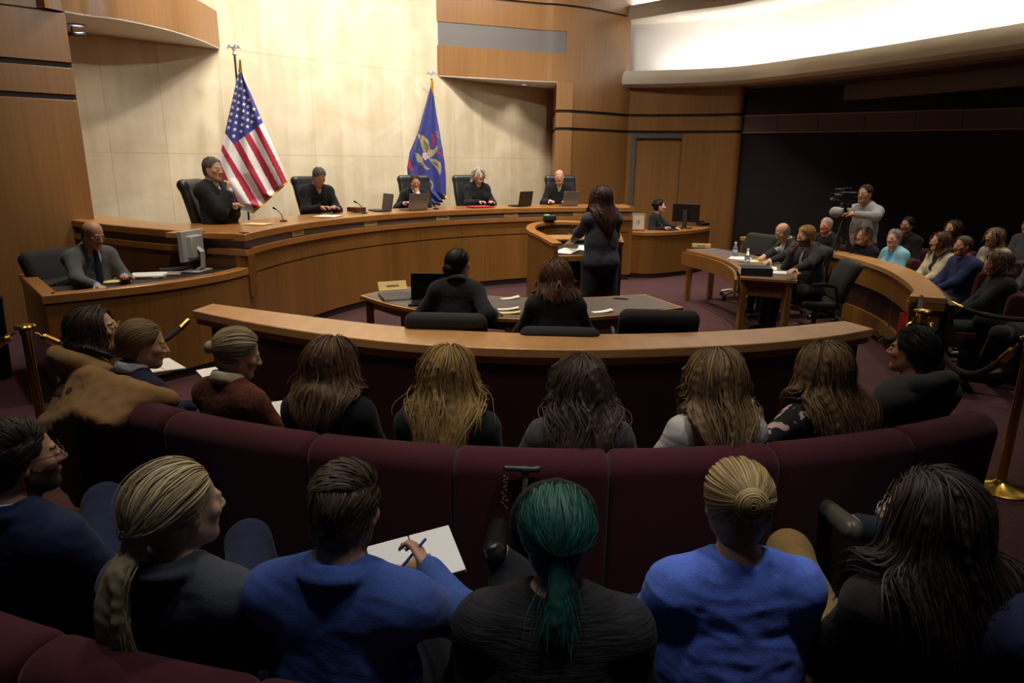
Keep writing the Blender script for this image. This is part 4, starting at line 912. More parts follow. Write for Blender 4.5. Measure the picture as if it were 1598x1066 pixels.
B8 = rowp('woman with long light brown hair in a black floral blouse, head turned aside', hd(1282, 575, 1.13), **NEAR, skin='c49a80', body=dict(fem=True, hy=26, ht=-8, w=1.05, aL=(-.30, .16, .98), poleL=(-1, .2, -.4)),
    over=dict(name='blouse', m=FLOR, t=.010), legs=dict(col='1a1a1e'), hr=dict(style='long', col='7a5f40', L=.44, vol=.020, seed=28, wave=.02))
B9 = rowp('boy with tousled black hair in a grey hooded jacket over a white collar', hd(1424, 548, 1.12), **NEAR, skin='b07a62', body=dict(hy=26, w=.98),
    shirt=dict(col='cfccc6', t=.008), over=dict(name='hooded_jacket', col='3c4044', t=.024, hood=1), legs=dict(col='1a1c20'), hr=dict(style='short', col='17130f', L=.07, vol=.026, seed=29, curly=.15))

A7 = rowp('person in a dark navy jacket and dark jeans with ankle crossed over knee', hd(1690, 835, 1.15), **NEAR, skin='b48c72', body=dict(w=1.1, kLw=at(1500, 850, .62), fLw=at(1335, 822, .70), kR=(.14, .46, .56)),
    over=dict(name='jacket', col='1f2440', t=.02, collar=1), legs=dict(col='2a3238'), shoes='5c554a', hr=dict(style='short', col='2a1d15', seed=15))
# ================================================================== THE COURT
def hdr(px, py, r):
    d = ray(px, py); q = onring(px, r, py); t = np.hypot(*q) / np.hypot(d[0], d[1]); return (q[0], q[1], CH + d[2] * t)
LEC = (.7, 7.6)
PF = .49
def judge(label, px, py, r=5.9, tgt=LEC, df=0, cdx=-.10, cf=10, **k):
    h = hdr(px, py, r); f = toward(h, tgt) + df
    t, b = person(label, h, f, floor=PF, over=dict(name='robe', col='121214', t=.022, flare=.012, cuff=.05, loose=.03, vneck=.10, h=.012, wr=1.5), legs=dict(col='121214', h=.016), vox=.0075, **k)
    a = R(f); d = outd(h); c = (h[0] + d[0] * .02 + cdx * d[1] * -1, h[1] + d[1] * .02 + cdx * d[0]); cfx = R(f + cf)
    return t, b, h, f, c, cfx
JL = [judge('grey-haired judge in black robe resting his chin on his hand, before the striped flag', 332, 264, skin='b58a6c', shirt=dict(col='aebcdc'), hr=dict(style='short', col='5a5048', L=.025, seed=31, n=900, width=.0025), df=-6,
        body=dict(lean=-10, hy=-6, hp=4, aR=(.02, .14, .985), poleR=(.5, .3, -1), handR=dict(d=(-.2, -.1, 1), n=(0, -1, 0), curl=1.1), aL=(.06, .22, .84))),
      judge('grey-haired judge in black robe bent over, writing', 498, 276, skin='b88a70', hr=dict(style='short', col='5c5854', L=.03, seed=32, n=900, width=.0025), tgt=(.2, 6.5), body=dict(lean=8, hp=32, aR=(.10, .40, .80), aL=(-.08, .40, .80), handR=dict(curl=.9)), lids=True),
      judge('dark-haired judge with a hand at his mouth behind a grey laptop', 648, 284, skin='bb8e74', shirt=dict(col='d8d8dc'), tie='4a2530', hr=dict(style='short', col='35261c', L=.025, seed=33, n=900, width=.0025), tgt=(0, 6), body=dict(lean=6, hp=14, ht=8, aR=(.22, .34, .86), aL=(-.03, .24, 1.01), poleL=(-.8, 0, -1), handL=dict(d=(.3, -.2, 1), n=(0, -1, 0), curl=1.2))),
      judge('judge with short white wavy hair and a dotted blouse under her robe', 747, 274, skin='c49a84', shirt=dict(m=mat('dotted_blouse', '22241f', .8, noise=((60, 60, 60), .9, 0)), name='blouse'), hr=dict(style='bob', col='b4aca2', L=.10, seed=34, vol=.018, curly=.25, n=700, width=.0028, fringe=1), tgt=(1.2, 8), body=dict(fem=True, aR=(.10, .36, .80), aL=(-.10, .36, .80))),
      judge('bald judge in black robe behind a small open laptop', 873, 276, skin='c89a84', shirt=dict(col='e4e2e0'), tie='8a8074', tgt=(.6, 6), body=dict(ht=4, hp=6, aR=(.16, .36, .80), aL=(-.12, .36, .80)), brow='8a7868')]
for i, (j, lab) in enumerate(zip(JL, ('of the judge resting his chin on his hand', 'of the writing judge', 'of the judge behind the grey laptop', 'of the judge with short white wavy hair', 'of the bald judge'))):
    t, b, h, f, c, cfx = j; dx = (-.16, -.20, -.16, 0, -.12)[i]; cfx = R(f) + R((14, 22, 18, 2, 16)[i]); sd = np.array([math.sin(R(f)), -math.cos(R(f))])
    bx = np.array(t.location[:2]) + sd * (-dx if False else dx) * -1 * -1 - np.array([math.cos(R(f)), math.sin(R(f))]) * .06
    chair('judge', bx[0], bx[1], PF, (math.cos(cfx), math.sin(cfx)), 'high-backed black leather chair ' + lab, 'judges chairs')
# clerk at the left desk
h = tuple(atY(145, 366, 6.12))
ct, cb = person('bald man with a reddish goatee in a grey suit at the low clerk desk', h, -28, floor=.12, skin='b98a6e', beard=None, brow='6a4530', vox=.006, shirt=dict(col='9fb4dd'), tie='1a2038',
    over=dict(col='58585c', collar=1, lapel=1), legs=dict(col='333335'), body=dict(hy=6, hp=20, lean=6, w=1.02, aRw=at(150, 446, .91), aLw=at(195, 432, .93)), lids=True, hr=dict(style='fringe', col='6a5244', n=500, width=.0012, vol=.002))
chair('staff', h[0] - .30, h[1] + .22, .12, (math.cos(R(-20)), math.sin(R(-20))), 'black fabric swivel chair of the bald clerk', 'fabric office chairs', 1.04)
# attorneys at the front table
def seated(label, px, py, z, face, **k): return person(label, tuple(at(px, py, z)), face, **k)
T1, _ = seated('woman with dark hair in a low twist and black suit, behind the open laptop', 716, 412, 1.17, 88, vox=.007, near=True, skin='b98c72', body=dict(fem=True, hy=-36, w=1.1, lean=10, aRw=at(770, 488, .79), aLw=at(676, 480, .79)),
    over=dict(name='blazer', col='17171a', t=.02, collar=1), legs=dict(col='15151a'), hr=dict(style='bun', col='1d1714', tie=(-.01, -.10, -.035), vol=.010, seed=41, spread=1.3, n=1500))
T2, _ = seated('woman with curly auburn hair in a black jacket at the long front table', 867, 432, 1.15, 90, vox=.007, near=True, skin='b98c72', body=dict(fem=True, hy=2, w=1.12, lean=8, aR=(.16, .40, .78), aL=(-.16, .40, .78)),
    over=dict(name='jacket', col='141416', t=.02), legs=dict(col='15151a'), hr=dict(style='bob', col='5a3826', L=.17, vol=.030, seed=42, curly=.35, n=1500))
for px, py, lab in ((699, 489, 'of the woman behind the open laptop'), (878, 512, 'of the woman with curly auburn hair'), (1036, 484, 'standing empty at the end of the front table')):
    z_ = .955 if px != 878 else .90; p = at(px, py, z_); chair('staff', p[0], p[1] + .36, 0, (.05 if px < 1000 else .08, 1), 'black fabric swivel chair ' + lab, 'fabric office chairs', z_ / .955)
# the speaking attorney
h = tuple(at(938, 309, 1.61))
SP, sb = person('standing woman with long dark brown hair in a dark grey pantsuit at the lectern', h, 108, vox=.0075, near=True, skin='b98c72', body=dict(fem=True, sit=False, neckf=.0, hy=8, hp=4, w=1.12, aLw=(.66, 7.62, 1.12), aRw=(1.05, 7.68, 1.10), kL=(-.12, .02, .50), kR=(.12, -.02, .50), fL=(-.16, -.02, .09), fR=(.15, -.12, .09), handL=dict(n=(0, 0, -1), curl=.2)),
    over=dict(name='suit_jacket', col='3c3f48', t=.014), legs=dict(col='26282d', t=.016), hr=dict(style='long', col='3a231a', L=.34, vol=.010, seed=43, wave=.015))
# clerk at the side desk
h = tuple(atY(1029, 322, 12.75))
CR2, _ = person('woman with dark pinned-up hair in a black blazer beside the black monitor', h, -22, floor=-.02 if False else 0, vox=.008, skin='d0aa98', body=dict(fem=True, hy=16, aRw=(2.72, 12.42, .83), aLw=(2.95, 12.5, .83)),
    over=dict(name='blazer', col='17171a', t=.02, vneck=.16), top=dict(name='top', col='3c4440', t=.006, vneck=.05), legs=dict(col='15151a'), hr=dict(style='bun', col='1f1613', tie=(0, -.10, .03), vol=.008, seed=44))
chair('staff', h[0] - .22, h[1] + .15, 0, (1, -.1), 'black fabric swivel chair of the woman at the side desk', 'fabric office chairs')
# attorneys at the right table
hb = tuple(at(1221, 362, 1.13)); hb = tuple(atY(1221, 362, 8.95))
BA, _ = person('balding man with glasses in a dark suit writing on a yellow pad', hb, 188, vox=.0075, skin='b98e76', specs=dict(col='3a3030'), body=dict(lean=12, hy=10, hp=30, aRw=at(1185, 405, .79), aLw=at(1200, 408, .79), handR=dict(curl=.8)),
    shirt=dict(col='c2c6cc'), over=dict(name='suit_jacket', col='1f1e20', collar=1, lapel=1), legs=dict(col='1a191b'), hr=dict(style='fringe', col='6f665c', n=800, width=.002, vol=.006, seed=45), lids=True)
hb2 = tuple(atY(1258, 368, 7.95))
BD, _ = person('man with combed-back sandy hair and a beard in a dark suit, fist at his mouth', hb2, 182, vox=.0065, skin='b98a6c', beard='5a3a22', body=dict(lean=6, hy=6, hp=14, w=1.12, aRw=(hb2[0] - .13, hb2[1] + .02, hb2[2] - .19), poleR=(.3, .5, -1), handR=dict(d=(.1, .1, 1), n=(0, -1, -.2), curl=1.2), aLw=at(1218, 434, .79), handL=dict(curl=.25)),
    shirt=dict(col='4a4440'), tie='b8b4a8', over=dict(name='suit_jacket', col='242325', collar=1, lapel=1), legs=dict(col='1c1b1d'), hr=dict(style='short', col='a87e46', L=.04, vol=.006, seed=46, n=1500, width=.0018))
chair('staff', hb2[0] + .20, hb2[1] - .02, 0, (-1, .12), 'black fabric swivel chair of the bearded man', 'fabric office chairs', .94)
chair('staff', hb[0] + .18, hb[1] + .0, 0, (-1, .1), 'black fabric swivel chair of the writing man with glasses', 'fabric office chairs')
p = at(1128, 470, 0); chair('staff', 3.42, 10.15, 0, (-.9, -.45), 'empty black fabric swivel chair behind the far end of the right table', 'fabric office chairs')
# ------------------------------------------------------------------ right gallery and cameraman
GC = (.4, 8.3)
h = tuple(at(1350, 303, 1.60))
CM, _ = person('standing man in a light grey shirt working a video camera on a tripod', h, 205, skin='b08468', vox=.008, body=dict(sit=False, hy=6, hp=0, aR=(.02, .34, 1.38), aL=(-.12, .36, 1.36), poleR=(1, -.1, -.1), poleL=(-1, -.1, -.1), w=1.05),
    over=dict(name='shirt', col='8f8f93', t=.016, collar=1), legs=dict(col='14141a'), hr=dict(style='short', col='2a1d16', seed=51, n=500, width=.003))
cmh = h
def badge(b, t):
    c = b.P + b.u * .30 + b.f * .165 + np.array([-.085, 0, 0]); MB().lathe([(0, 0), (.034, 0), (.034, .006), (0, .008)], c=(0, 0, 0), n=18, M=Matrix.Rotation(-PI / 2, 3, 'X')).build('badge', mat('white_badge', 'e4e4e4', .4), t, tuple(c))
G = [  # label, px, py, z, heading offset, kwargs
 ('older man with short white hair in a black shirt behind the bearded man', 1289, 352, 1.12, 16, dict(skin='b8866c', over=dict(name='shirt', col='1c1a1e', t=.012, collar=1), hr=dict(style='short', col='b0a498', L=.015, vol=.004, seed=52, n=500, width=.003))),
 ('woman with light brown bangs in a dark jacket with a round white badge', 1347, 368, 1.08, 20, dict(skin='b98c72', body=dict(fem=True), over=dict(name='jacket', col='16181c', t=.018), hr=dict(style='bob', col='7a5a38', L=.16, seed=53, fringe=1), extra=badge)),
 ('woman with short grey hair in a light blue striped jacket', 1395, 372, 1.09, 16, dict(skin='c89a84', body=dict(fem=True, hy=14), top=dict(col='4a9ad0', t=.006), over=dict(name='jacket', col='7fb6cc', t=.018, lapel=1), hr=dict(style='short', col='8a7f74', seed=54, L=.04, vol=.010, n=700, width=.003))),
 ('woman with glasses and dark pulled-back hair in black, sitting behind the others', 1416, 352, 1.16, 14, dict(skin='b07f68', specs=dict(col='1a1a1a'), body=dict(fem=True), over=dict(name='top', col='131317', t=.014), hr=dict(style='bun', col='17110f', tie=(0, -.1, 0), seed=55), row=1)),
 ('woman with long brown hair in a cream cardigan over a black dotted blouse', 1466, 377, 1.10, 14, dict(skin='bd8c74', body=dict(fem=True, hy=-8, aR=(.06, .34, .70), aL=(.0, .36, .66)), top=dict(name='blouse', m=mat('dotted_blouse', '22241f'), t=.006), over=dict(name='cardigan', col='c9bda4', t=.02, lapel=1), hr=dict(style='long', col='4a2c1e', L=.26, vol=.018, seed=56))),
 ('young woman with brown hair, only her face showing between two heads', 1486, 357, 1.14, 12, dict(skin='c08e78', body=dict(fem=True), over=dict(name='top', col='4a2a24', t=.012), hr=dict(style='long', col='3a241c', L=.25, seed=57), row=1)),
 ('man with short grey-brown hair in a navy blue sweater', 1503, 384, 1.10, 14, dict(skin='b07c60', body=dict(w=1.12, hy=4, aR=(.06, .36, .68), aL=(-.04, .38, .66)), over=dict(name='sweater', col='20264e', t=.02, nk=.012), legs=dict(col='3a3c40'), hr=dict(style='short', col='4e4338', seed=58, L=.03, n=700, width=.003))),
 ('woman with light brown chin-length hair in a white jacket in the last row', 1551, 370, 1.13, 12, dict(skin='b98c72', body=dict(fem=True), over=dict(name='jacket', col='a89c88', t=.02), hr=dict(style='bob', col='6e543c', L=.15, seed=59, fringe=1), row=1)),
 ('older woman with curly brown hair in a black quilted coat, hands folded', 1556, 412, 1.09, 12, dict(skin='ab7c60', body=dict(fem=True, hp=12, w=1.2, aR=(.04, .36, .68), aL=(-.02, .38, .66)), over=dict(name='coat', col='141417', t=.03, turtle=1), legs=dict(col='2c2e34'), hr=dict(style='bob', col='4a3020', L=.12, vol=.03, curly=.4, seed=60), lids=True)),
 ('person in a patterned grey cardigan with black-stockinged crossed knees', 1620, 392, 1.14, 10, dict(skin='b98c72', body=dict(fem=True, kLw=at(1532, 478, .62), fLw=at(1500, 525, .25), kR=(.10, .46, .56), aRw=at(1566, 470, .68), aLw=at(1580, 466, .68)), over=dict(name='cardigan', m=mat('speckled_knit', '3a3a48', .95, noise=((120, 120, 120), .8, 1)), t=.018), legs=dict(col='1c1718', t=.006), hr=dict(style='bob', col='4a3020', L=.14, seed=61))),
 ('man in a navy suit with clasped hands, seated at the aisle end', 1636, 408, 1.14, 8, dict(skin='b98468', body=dict(w=1.1, kLw=at(1535, 500, .60), fLw=at(1505, 552, .10), kRw=at(1560, 522, .58), fRw=at(1530, 572, .10), aRw=at(1566, 486, .66), aLw=at(1578, 482, .66)), shirt=dict(col='d8d8da'), over=dict(name='suit_jacket', col='1c2140', t=.022), legs=dict(col='1e2026'), hr=dict(style='short', col='3a2a1e', seed=62))),
 ('person in grey at the far end of the last row, mostly outside the frame', 1606, 352, 1.16, 10, dict(skin='b98c72', over=dict(name='top', col='55565c', t=.014), hr=dict(style='short', col='3a2a1e', seed=63), row=1)),
]
for i, (lab, px, py, z, df, k) in enumerate(G):
    h = tuple(at(px, py, z)); k = dict(k); row = k.pop('row', 0); f = toward(h, (.4, 8.6)) + df; k.setdefault('legs', dict(col='1b1c21'))
    person(lab, h, f, vox=.0085, **k)
    rr = math.hypot(h[0] - GC[0], h[1] - GC[1]) + .22; am = math.degrees(math.atan2(h[1] - GC[1], h[0] - GC[0])); da = math.degrees(.255 / rr)
    theatre_seat(GC, rr, am - da, am + da, 'burgundy theatre seat of the ' + ' '.join(lab.replace(',', '').split()[:10]), ztop=.86, group='right gallery seats')
# ================================================================== PROPS
def P3(px, py, z): return tuple(float(v) for v in at(px, py, z))
# ---- flags
def flagpole(px, r, zt, label, base=PF):
    q = onring(px, r, 200); t = thing('flag', label, 'flag', (q[0], q[1], base))
    MB().lathe([(0, 0), (.17, 0), (.17, .02), (.12, .04), (.03, .07), (.03, .1)], n=24).build('base', BRASS, t)
    MB().tube([(0, 0, .05), (0, 0, zt - base - .17)], .0145, 10).build('pole', mat('dark_wood_pole', '3a2a1c', .4), t)
    S = Sdf(); z = zt - base - .17
    S.ell((0, 0, z + .03), (.028, .028, .03), .01); S.cap((0, 0, z + .04), (0, 0, z + .12), .016, .022, .01); S.cap((0, 0, z + .12), (.03, -.02, z + .155), .014, .009, .01)
    dd = unit([q[0], q[1], 0]); sdv = np.array([-dd[1], dd[0], 0])
    for s_ in (-1, 1):
        c = np.array([0, 0, z + .11]); a = c + sdv * s_ * .06 + np.array([0, 0, .045]); b = a + sdv * s_ * .03 + np.array([0, 0, -.06])
        S.cap(c, a, .012, .010, .01, ax=dd, f=.6); S.cap(a, b, .012, .006, .01, ax=dd, f=.6); S.cap(c, (a + b) / 2, .014, .008, .01, ax=dd, f=.5)
    put('eagle_finial', S.mesh(.006), mat('silver_finial', 'b9b8b4', .3, .3), t); return t, q
def inpoly(x, y, poly):
    c = np.zeros(x.shape, bool); n = len(poly)
    for i in range(n):
        (x0, y0), (x1, y1) = poly[i], poly[(i + 1) % n]
        if y0 == y1: continue
        c ^= ((y0 > y) != (y1 > y)) & (x < (x1 - x0) * (y - y0) / (y1 - y0) + x0)
    return c
def cloth(name, parent, q, root, left, right, paint, mats, origin, sc, nu=110, nv=230, fold=.035, folds=5, amp0=.1):
    """hanging cloth: left/right are outlines (drawing coordinates) sampled top to bottom; hangs in a plane square to the line of sight through q"""
    v = np.linspace(0, 1, nv); L = np.array([[np.interp(t, np.linspace(0, 1, len(left)), [p[k] for p in left]) for k in (0, 1)] for t in v]); Rr = np.array([[np.interp(t, np.linspace(0, 1, len(right)), [p[k] for p in right]) for k in (0, 1)] for t in v])
    u = np.linspace(0, 1, nu); X = L[:, None, :] * (1 - u[None, :, None]) + Rr[:, None, :] * u[None, :, None]
    dist = math.hypot(q[0], q[1]); dr = np.array([q[0], q[1]]) / dist; V = np.zeros((nv, nu, 3))
    dep = fold * (amp0 + (1 - amp0) * v[:, None]) * np.sin(u[None] * PI * 2 * folds + 1.2 * np.sin(v[:, None] * 3)) + .5 * fold * np.sin(u[None] * 17 + 2)
    nrmv = np.array([dr[0], dr[1]])
    for i in range(nv):
        for j in range(nu):
            d = ray(origin[0] + X[i, j, 0] / sc, origin[1] + X[i, j, 1] / sc); t = (dist - .10 + dep[i, j]) / (d[:2] @ nrmv); V[i, j] = np.array([0, 0, CH]) + d * t
    V -= np.array(root); idx = np.arange(nv * nu).reshape(nv, nu); F = np.stack([idx[:-1, :-1], idx[1:, :-1], idx[1:, 1:], idx[:-1, 1:]], -1).reshape(-1, 4)
    Xc = (X[:-1, :-1] + X[1:, 1:]) / 2; MI = paint(Xc[..., 0].ravel(), Xc[..., 1].ravel()); me = npmesh(name, V.reshape(-1, 3), F, MI); o = put(name, me, mats, parent)
    so = o.modifiers.new('thickness', 'SOLIDIFY'); so.thickness = .002; return o
FR, FW, FB, FG = mat('flag_red', 'a8122c', .6, sheen=.2), mat('flag_white', 'e6ddd6', .6, sheen=.2), mat('flag_navy', '2b2f78', .6, sheen=.2), mat('gold_fringe', 'd6a520', .7)
uf, q = flagpole(376, 7.35, 3.50 if False else hdr(375, 70, 7.35)[2], 'stars and stripes flag with gold fringe on an eagle-topped pole')
stars = [(155, 243), (177, 256), (148, 287), (172, 298), (196, 310), (141, 327), (166, 340), (196, 351), (222, 366), (134, 369), (162, 380), (192, 391), (218, 405), (252, 420), (126, 409), (157, 420), (190, 431), (216, 443), (244, 459), (118, 449), (150, 461), (187, 472), (216, 484), (283, 472), (111, 488), (145, 501), (181, 513), (240, 496), (102, 529), (139, 541), (214, 523), (176, 552), (133, 580), (160, 205)]
def starpoly(c, r): return [(c[0] + (r if k % 2 == 0 else r * .42) * math.sin(k * PI / 5), c[1] - (r if k % 2 == 0 else r * .42) * math.cos(k * PI / 5)) for k in range(10)]
canton = [(150, 185), (168, 185), (235, 330), (306, 500), (248, 545), (130, 628), (80, 562), (120, 380)]
def paint_us(x, y):
    m = np.ones(len(x), int)
    top = [(-.42, -.30), (-.16, -.04), (.06, .15), (.32, .44), (.57, .68), (.80, .90), (1.02, 1.1)]; bot = [(-.72, -.56), (-.40, -.24), (-.10, .06) if False else (.02, .18), (.33, .47), (.62, .77), (.86, 1.0), (1.2, 1.3)]
    T0, T1, B0, B1 = np.array((48, 690.)), np.array((310, 505.)), np.array((250, 1020.)), np.array((450, 850.))
    # bilinear inverse by iteration: u across the stripes, w along them
    u = np.full(len(x), .5); w = np.full(len(x), .5)
    for _ in range(12):
        A = T0[:, None] + (T1 - T0)[:, None] * u; Bq = B0[:, None] + (B1 - B0)[:, None] * u; d = Bq - A; p = np.stack([x, y]); w = ((p - A) * d).sum(0) / (d * d).sum(0)
        A2 = T0[:, None] + (B0 - T0)[:, None] * w; B2 = T1[:, None] + (B1 - T1)[:, None] * w; d2 = B2 - A2; u = ((p - A2) * d2).sum(0) / (d2 * d2).sum(0)
    for (a, b), (c, d) in zip(top, bot): lo, hi = a + (c - a) * w, b + (d - b) * w; m[(u > lo) & (u < hi)] = 0
    m[inpoly(x, y, canton)] = 2
    for s_ in stars: k = inpoly(x, y, starpoly(s_, 13)); m[k & (m == 2)] = 1
    m[(w > 1.0) ] = 3; m[(y < 190)] = 3; m[inpoly(x, y, [(160, 120), (185, 130), (200, 235), (186, 215), (170, 185)])] = 3
    return m
cloth('flag_cloth', uf, q, (q[0], q[1], PF), [(164, 125), (160, 195), (120, 380), (80, 562), (50, 700), (35, 860), (150, 1010), (250, 1040)], [(176, 125), (184, 200), (235, 330), (306, 500), (352, 600), (410, 730), (452, 845), (452, 862)], paint_us, [FR, FW, FB, FG], (330, 60), 3.807, folds=3, fold=.03, nu=120, nv=250)
sf_, q2 = flagpole(675, 7.9, hdr(675, 110, 7.9)[2], 'blue state flag with an eagle emblem on an eagle-topped pole')
TAN, TAND, RED2, GRN = mat('emblem_tan', '9a8c6c', .7), mat('emblem_brown', '6a5a3c', .7), mat('emblem_red', '94283a', .7), mat('emblem_green', '3f5a48', .7)
def paint_nd(x, y):
    m = np.zeros(len(x), int)
    for poly, k in ((([(200, 480), (245, 492), (285, 530), (295, 600), (262, 640), (240, 600), (222, 545)]), 1), (([(262, 632), (300, 600), (335, 590), (348, 560), (352, 600), (325, 640), (290, 665)]), 1), (([(180, 620), (205, 625), (240, 660), (245, 700), (275, 735), (303, 745), (270, 750), (225, 710), (195, 680)]), 1),
                    (([(285, 665), (340, 672), (378, 700), (380, 760), (372, 795), (352, 750), (310, 700)]), 1), (([(245, 520), (285, 560), (285, 600), (262, 630)]), 2), (([(300, 680), (350, 700), (372, 740), (330, 710)]), 2), (([(210, 690), (240, 700), (262, 735), (235, 725)]), 2),
                    (([(240, 625), (275, 625), (285, 660), (262, 678), (242, 660)]), 4), (([(305, 480), (330, 480), (335, 570), (318, 585), (312, 530)]), 3), (([(335, 465), (358, 450), (370, 480), (350, 490)]), 2), (([(112, 680), (135, 660), (150, 700), (175, 760), (140, 745)]), 3), (([(220, 800), (270, 812), (262, 838), (222, 835)]), 3),
                    (([(345, 600), (400, 640), (408, 690), (390, 650), (350, 620)]), 3), (([(180, 580), (200, 545), (190, 600)]), 5), (([(200, 600), (222, 560), (215, 610)]), 5), (([(178, 600), (215, 605), (195, 622)]), 5)):
        m[inpoly(x, y, poly)] = k
    r = np.hypot(x - 275, y - 868); m[(r < 46) & (r > 36)] = 1; m[(r < 24) & (r > 17)] = 1; m[(r < 8)] = 1
    for i in range(13): a = -1.1 + .16 * i; c = (335 + 45 * math.cos(a) * (1 if i % 2 else .6), 545 + 60 * math.sin(a)); m[inpoly(x, y, starpoly(c, 6))] = 1
    for i in range(6): m[inpoly(x, y, [(245 + i * 6, 628), (248 + i * 6, 628), (250 + i * 5, 668), (247 + i * 5, 668)])] = 3
    m[(y < 125)] = 6; m[inpoly(x, y, [(298, 90), (322, 90), (330, 200), (318, 180), (305, 135)])] = 6; m[(y > 735) & (x < 108)] = 6; m[inpoly(x, y, [(425, 935), (430, 960), (385, 1015), (365, 1010)])] = 6
    return m
cloth('flag_cloth', sf_, q2, (q2[0], q2[1], PF), [(300, 75), (296, 130), (205, 470), (150, 600), (85, 742), (90, 775), (150, 860), (300, 1010), (370, 1020)], [(322, 75), (326, 190), (350, 360), (372, 480), (405, 685), (416, 800), (418, 940), (428, 955), (425, 958)], paint_nd, [FB, TAN, TAND, RED2, FW, GRN, FG], (610, 110), 4.845, folds=3, fold=.03, nu=100, nv=230)
# ---- bench things
def bpos(px, r, py): q = onring(px, r, py); d = outd(q); return q, math.atan2(d[1], d[0])
def laptop(name_label, loc, rz, ang=105, w=.33, scr=True, col='9a9a9c', group=None):
    """screen hinge at local +Y side; user sits at -Y"""
    t = thing('laptop', name_label, 'laptop', loc, rz, group); m = mat('laptop_' + col, col, .35, .6)
    MB().box((0, 0, .009), (w, .23, .018)).build('keyboard_base', m, t, bevel=.004)
    a = R(ang - 90); M = Matrix.Rotation(-a, 3, 'X'); c = Vector((0, .115, .018)) + M @ Vector((0, 0, .115))
    MB().box(c, (w, .008, .23), M=M).build('lid', m, t, bevel=.003); c2 = c + M @ Vector((0, -.0055, 0)); MB().box(c2, (w - .02, .002, .21), M=M).build('screen', SCREEN, t)
    MB().box((0, -.01, .019), (w - .04, .12, .003)).build('keys', BPLA, t); return t
zt_ = 1.243
for px, py, r, lab, dr, w in ((645, 318, 5.36, 'grey laptop open before the judge with his hand at his mouth', 0, .36), (592, 320, 5.5, 'dark laptop seen edge-on between two judges', 75, .33), (811, 314, 5.4, 'dark laptop turned aside between the white-haired and the bald judge', 24, .33), (886, 313, 5.3, 'small laptop before the bald judge', 4, .28)):
    q_, a = bpos(px, r, py); laptop(lab, (q_[0], q_[1], zt_), a + PI / 2 + R(dr), col='8a8886' if 'grey' in lab or 'small' in lab else '3a3836', w=w, ang=100)
for px, py, lab in ((441, 326, 'gooseneck microphone beside the judge resting his chin'), (568, 322, 'gooseneck microphone between the writing judge and the laptop'), (680, 318, 'gooseneck microphone in front of the blue flag')):
    q_, a = bpos(px, 5.3, py); t = thing('microphone', lab, 'microphone', (q_[0], q_[1], zt_)); u_ = np.array([-math.sin(a), math.cos(a)])
    MB().lathe([(0, 0), (.045, 0), (.045, .012), (.012, .02), (0, .02)], n=14).build('base', BPLA, t)
    MB().tube([(0, 0, .015), (u_[0] * .03, u_[1] * .03, .08), (u_[0] * .09, u_[1] * .09, .13), (u_[0] * .14, u_[1] * .14, .155)], .005, 6).build('gooseneck', BPLA, t)
    MB().tube([(u_[0] * .14, u_[1] * .14, .155), (u_[0] * .18, u_[1] * .18, .17)], .012, 8).build('capsule', BPLA, t)
def sheet(label, c, rz, w=.21, d=.29, m=PAPER, n=1, z=.002, name='paper', cat='paper', group=None):
    mb = MB(); r_ = np.random.default_rng(int(abs(c[0] * 1000)) % 997)
    for k in range(n): mb.box((r_.normal() * .006 * (k > 0), r_.normal() * .006 * (k > 0), z * (k + .5)), (w, d, z * .9), rz=r_.normal() * .05 * (k > 0))
    o = mb.build(name, m, None, c); o.rotation_euler.z = rz; return tag(o, label, cat, group)
def bsheet(lab, px, py, r, **k): q_, a = bpos(px, r, py); return sheet(lab, (q_[0], q_[1], zt_ + .001), a + PI / 2 + k.pop('dr', 0), **k)
bsheet('yellow notepad at the left corner of the bench', 400, 331, 5.35, m=YPAPER, n=3)
bsheet('white papers under the writing judge hands', 512, 326, 5.3, n=3, w=.34, dr=.3)
bsheet('open red folder before the white-haired judge', 749, 316, 5.3, m=mat('red_folder', 'b03038', .6), n=2, w=.36, z=.01, name='folder', cat='folder')
bsheet('thick brown book beside the writing judge', 556, 321, 5.55, m=mat('brown_book', '5c3226', .5), n=1, w=.16, d=.22, z=.07, name='book', cat='book')
bsheet('white card before the bald judge laptop', 925, 318, 5.3, w=.10, d=.06, z=.02, name='card', cat='card')
# ---- clerk's monitor and papers
p = P3(300, 424, .87); t = thing('monitor', 'silver monitor seen from behind on the clerk desk', 'monitor', (p[0], p[1] + .05, .868), R(-98))
MB().box((0, 0, .26), (.37, .05, .30)).build('display', GREYM, t, bevel=.006); MB().prism([(-.13, 0), (.13, 0), (.10, .07), (-.10, .07)], .14, .36).build('rear_housing', GREYM, t, bevel=.01)
MB().box((0, -.027, .26), (.34, .004, .27)).build('screen', SCREEN, t); MB().tube([(0, .05, .25), (0, .11, .2), (0, .10, .05), (0, .05, .02)], [.03, .035, .035, .04], 8, flat=.5).build('stand_neck', GREYM, t)
MB().prism([(-.13, -.06), (.13, -.06), (.13, .12), (-.13, .12)], 0, .016).build('stand_base', GREYM, t, bevel=.005)
MB().box((-.18, .026, .26), (.012, .03, .24)).build('vent_strip', BPLA, t)
p = P3(185, 437, .872); sheet('yellow legal pad under the bald clerk hand', (p[0], p[1], .87), .5, m=YPAPER, n=3)
p = P3(215, 434, .872); sheet('stack of loose papers beside the yellow pad on the clerk desk', (p[0] + .05, p[1] + .1, .87), .2, n=5, w=.30, d=.24, z=.005)
p = P3(250, 430, .872); sheet('red-edged folder on the clerk desk by the monitor', (p[0], p[1] + .1, .87), .35, m=mat('red_edge_folder', '9a8078', .7), n=2, w=.28, d=.22, z=.005, name='folder', cat='folder')
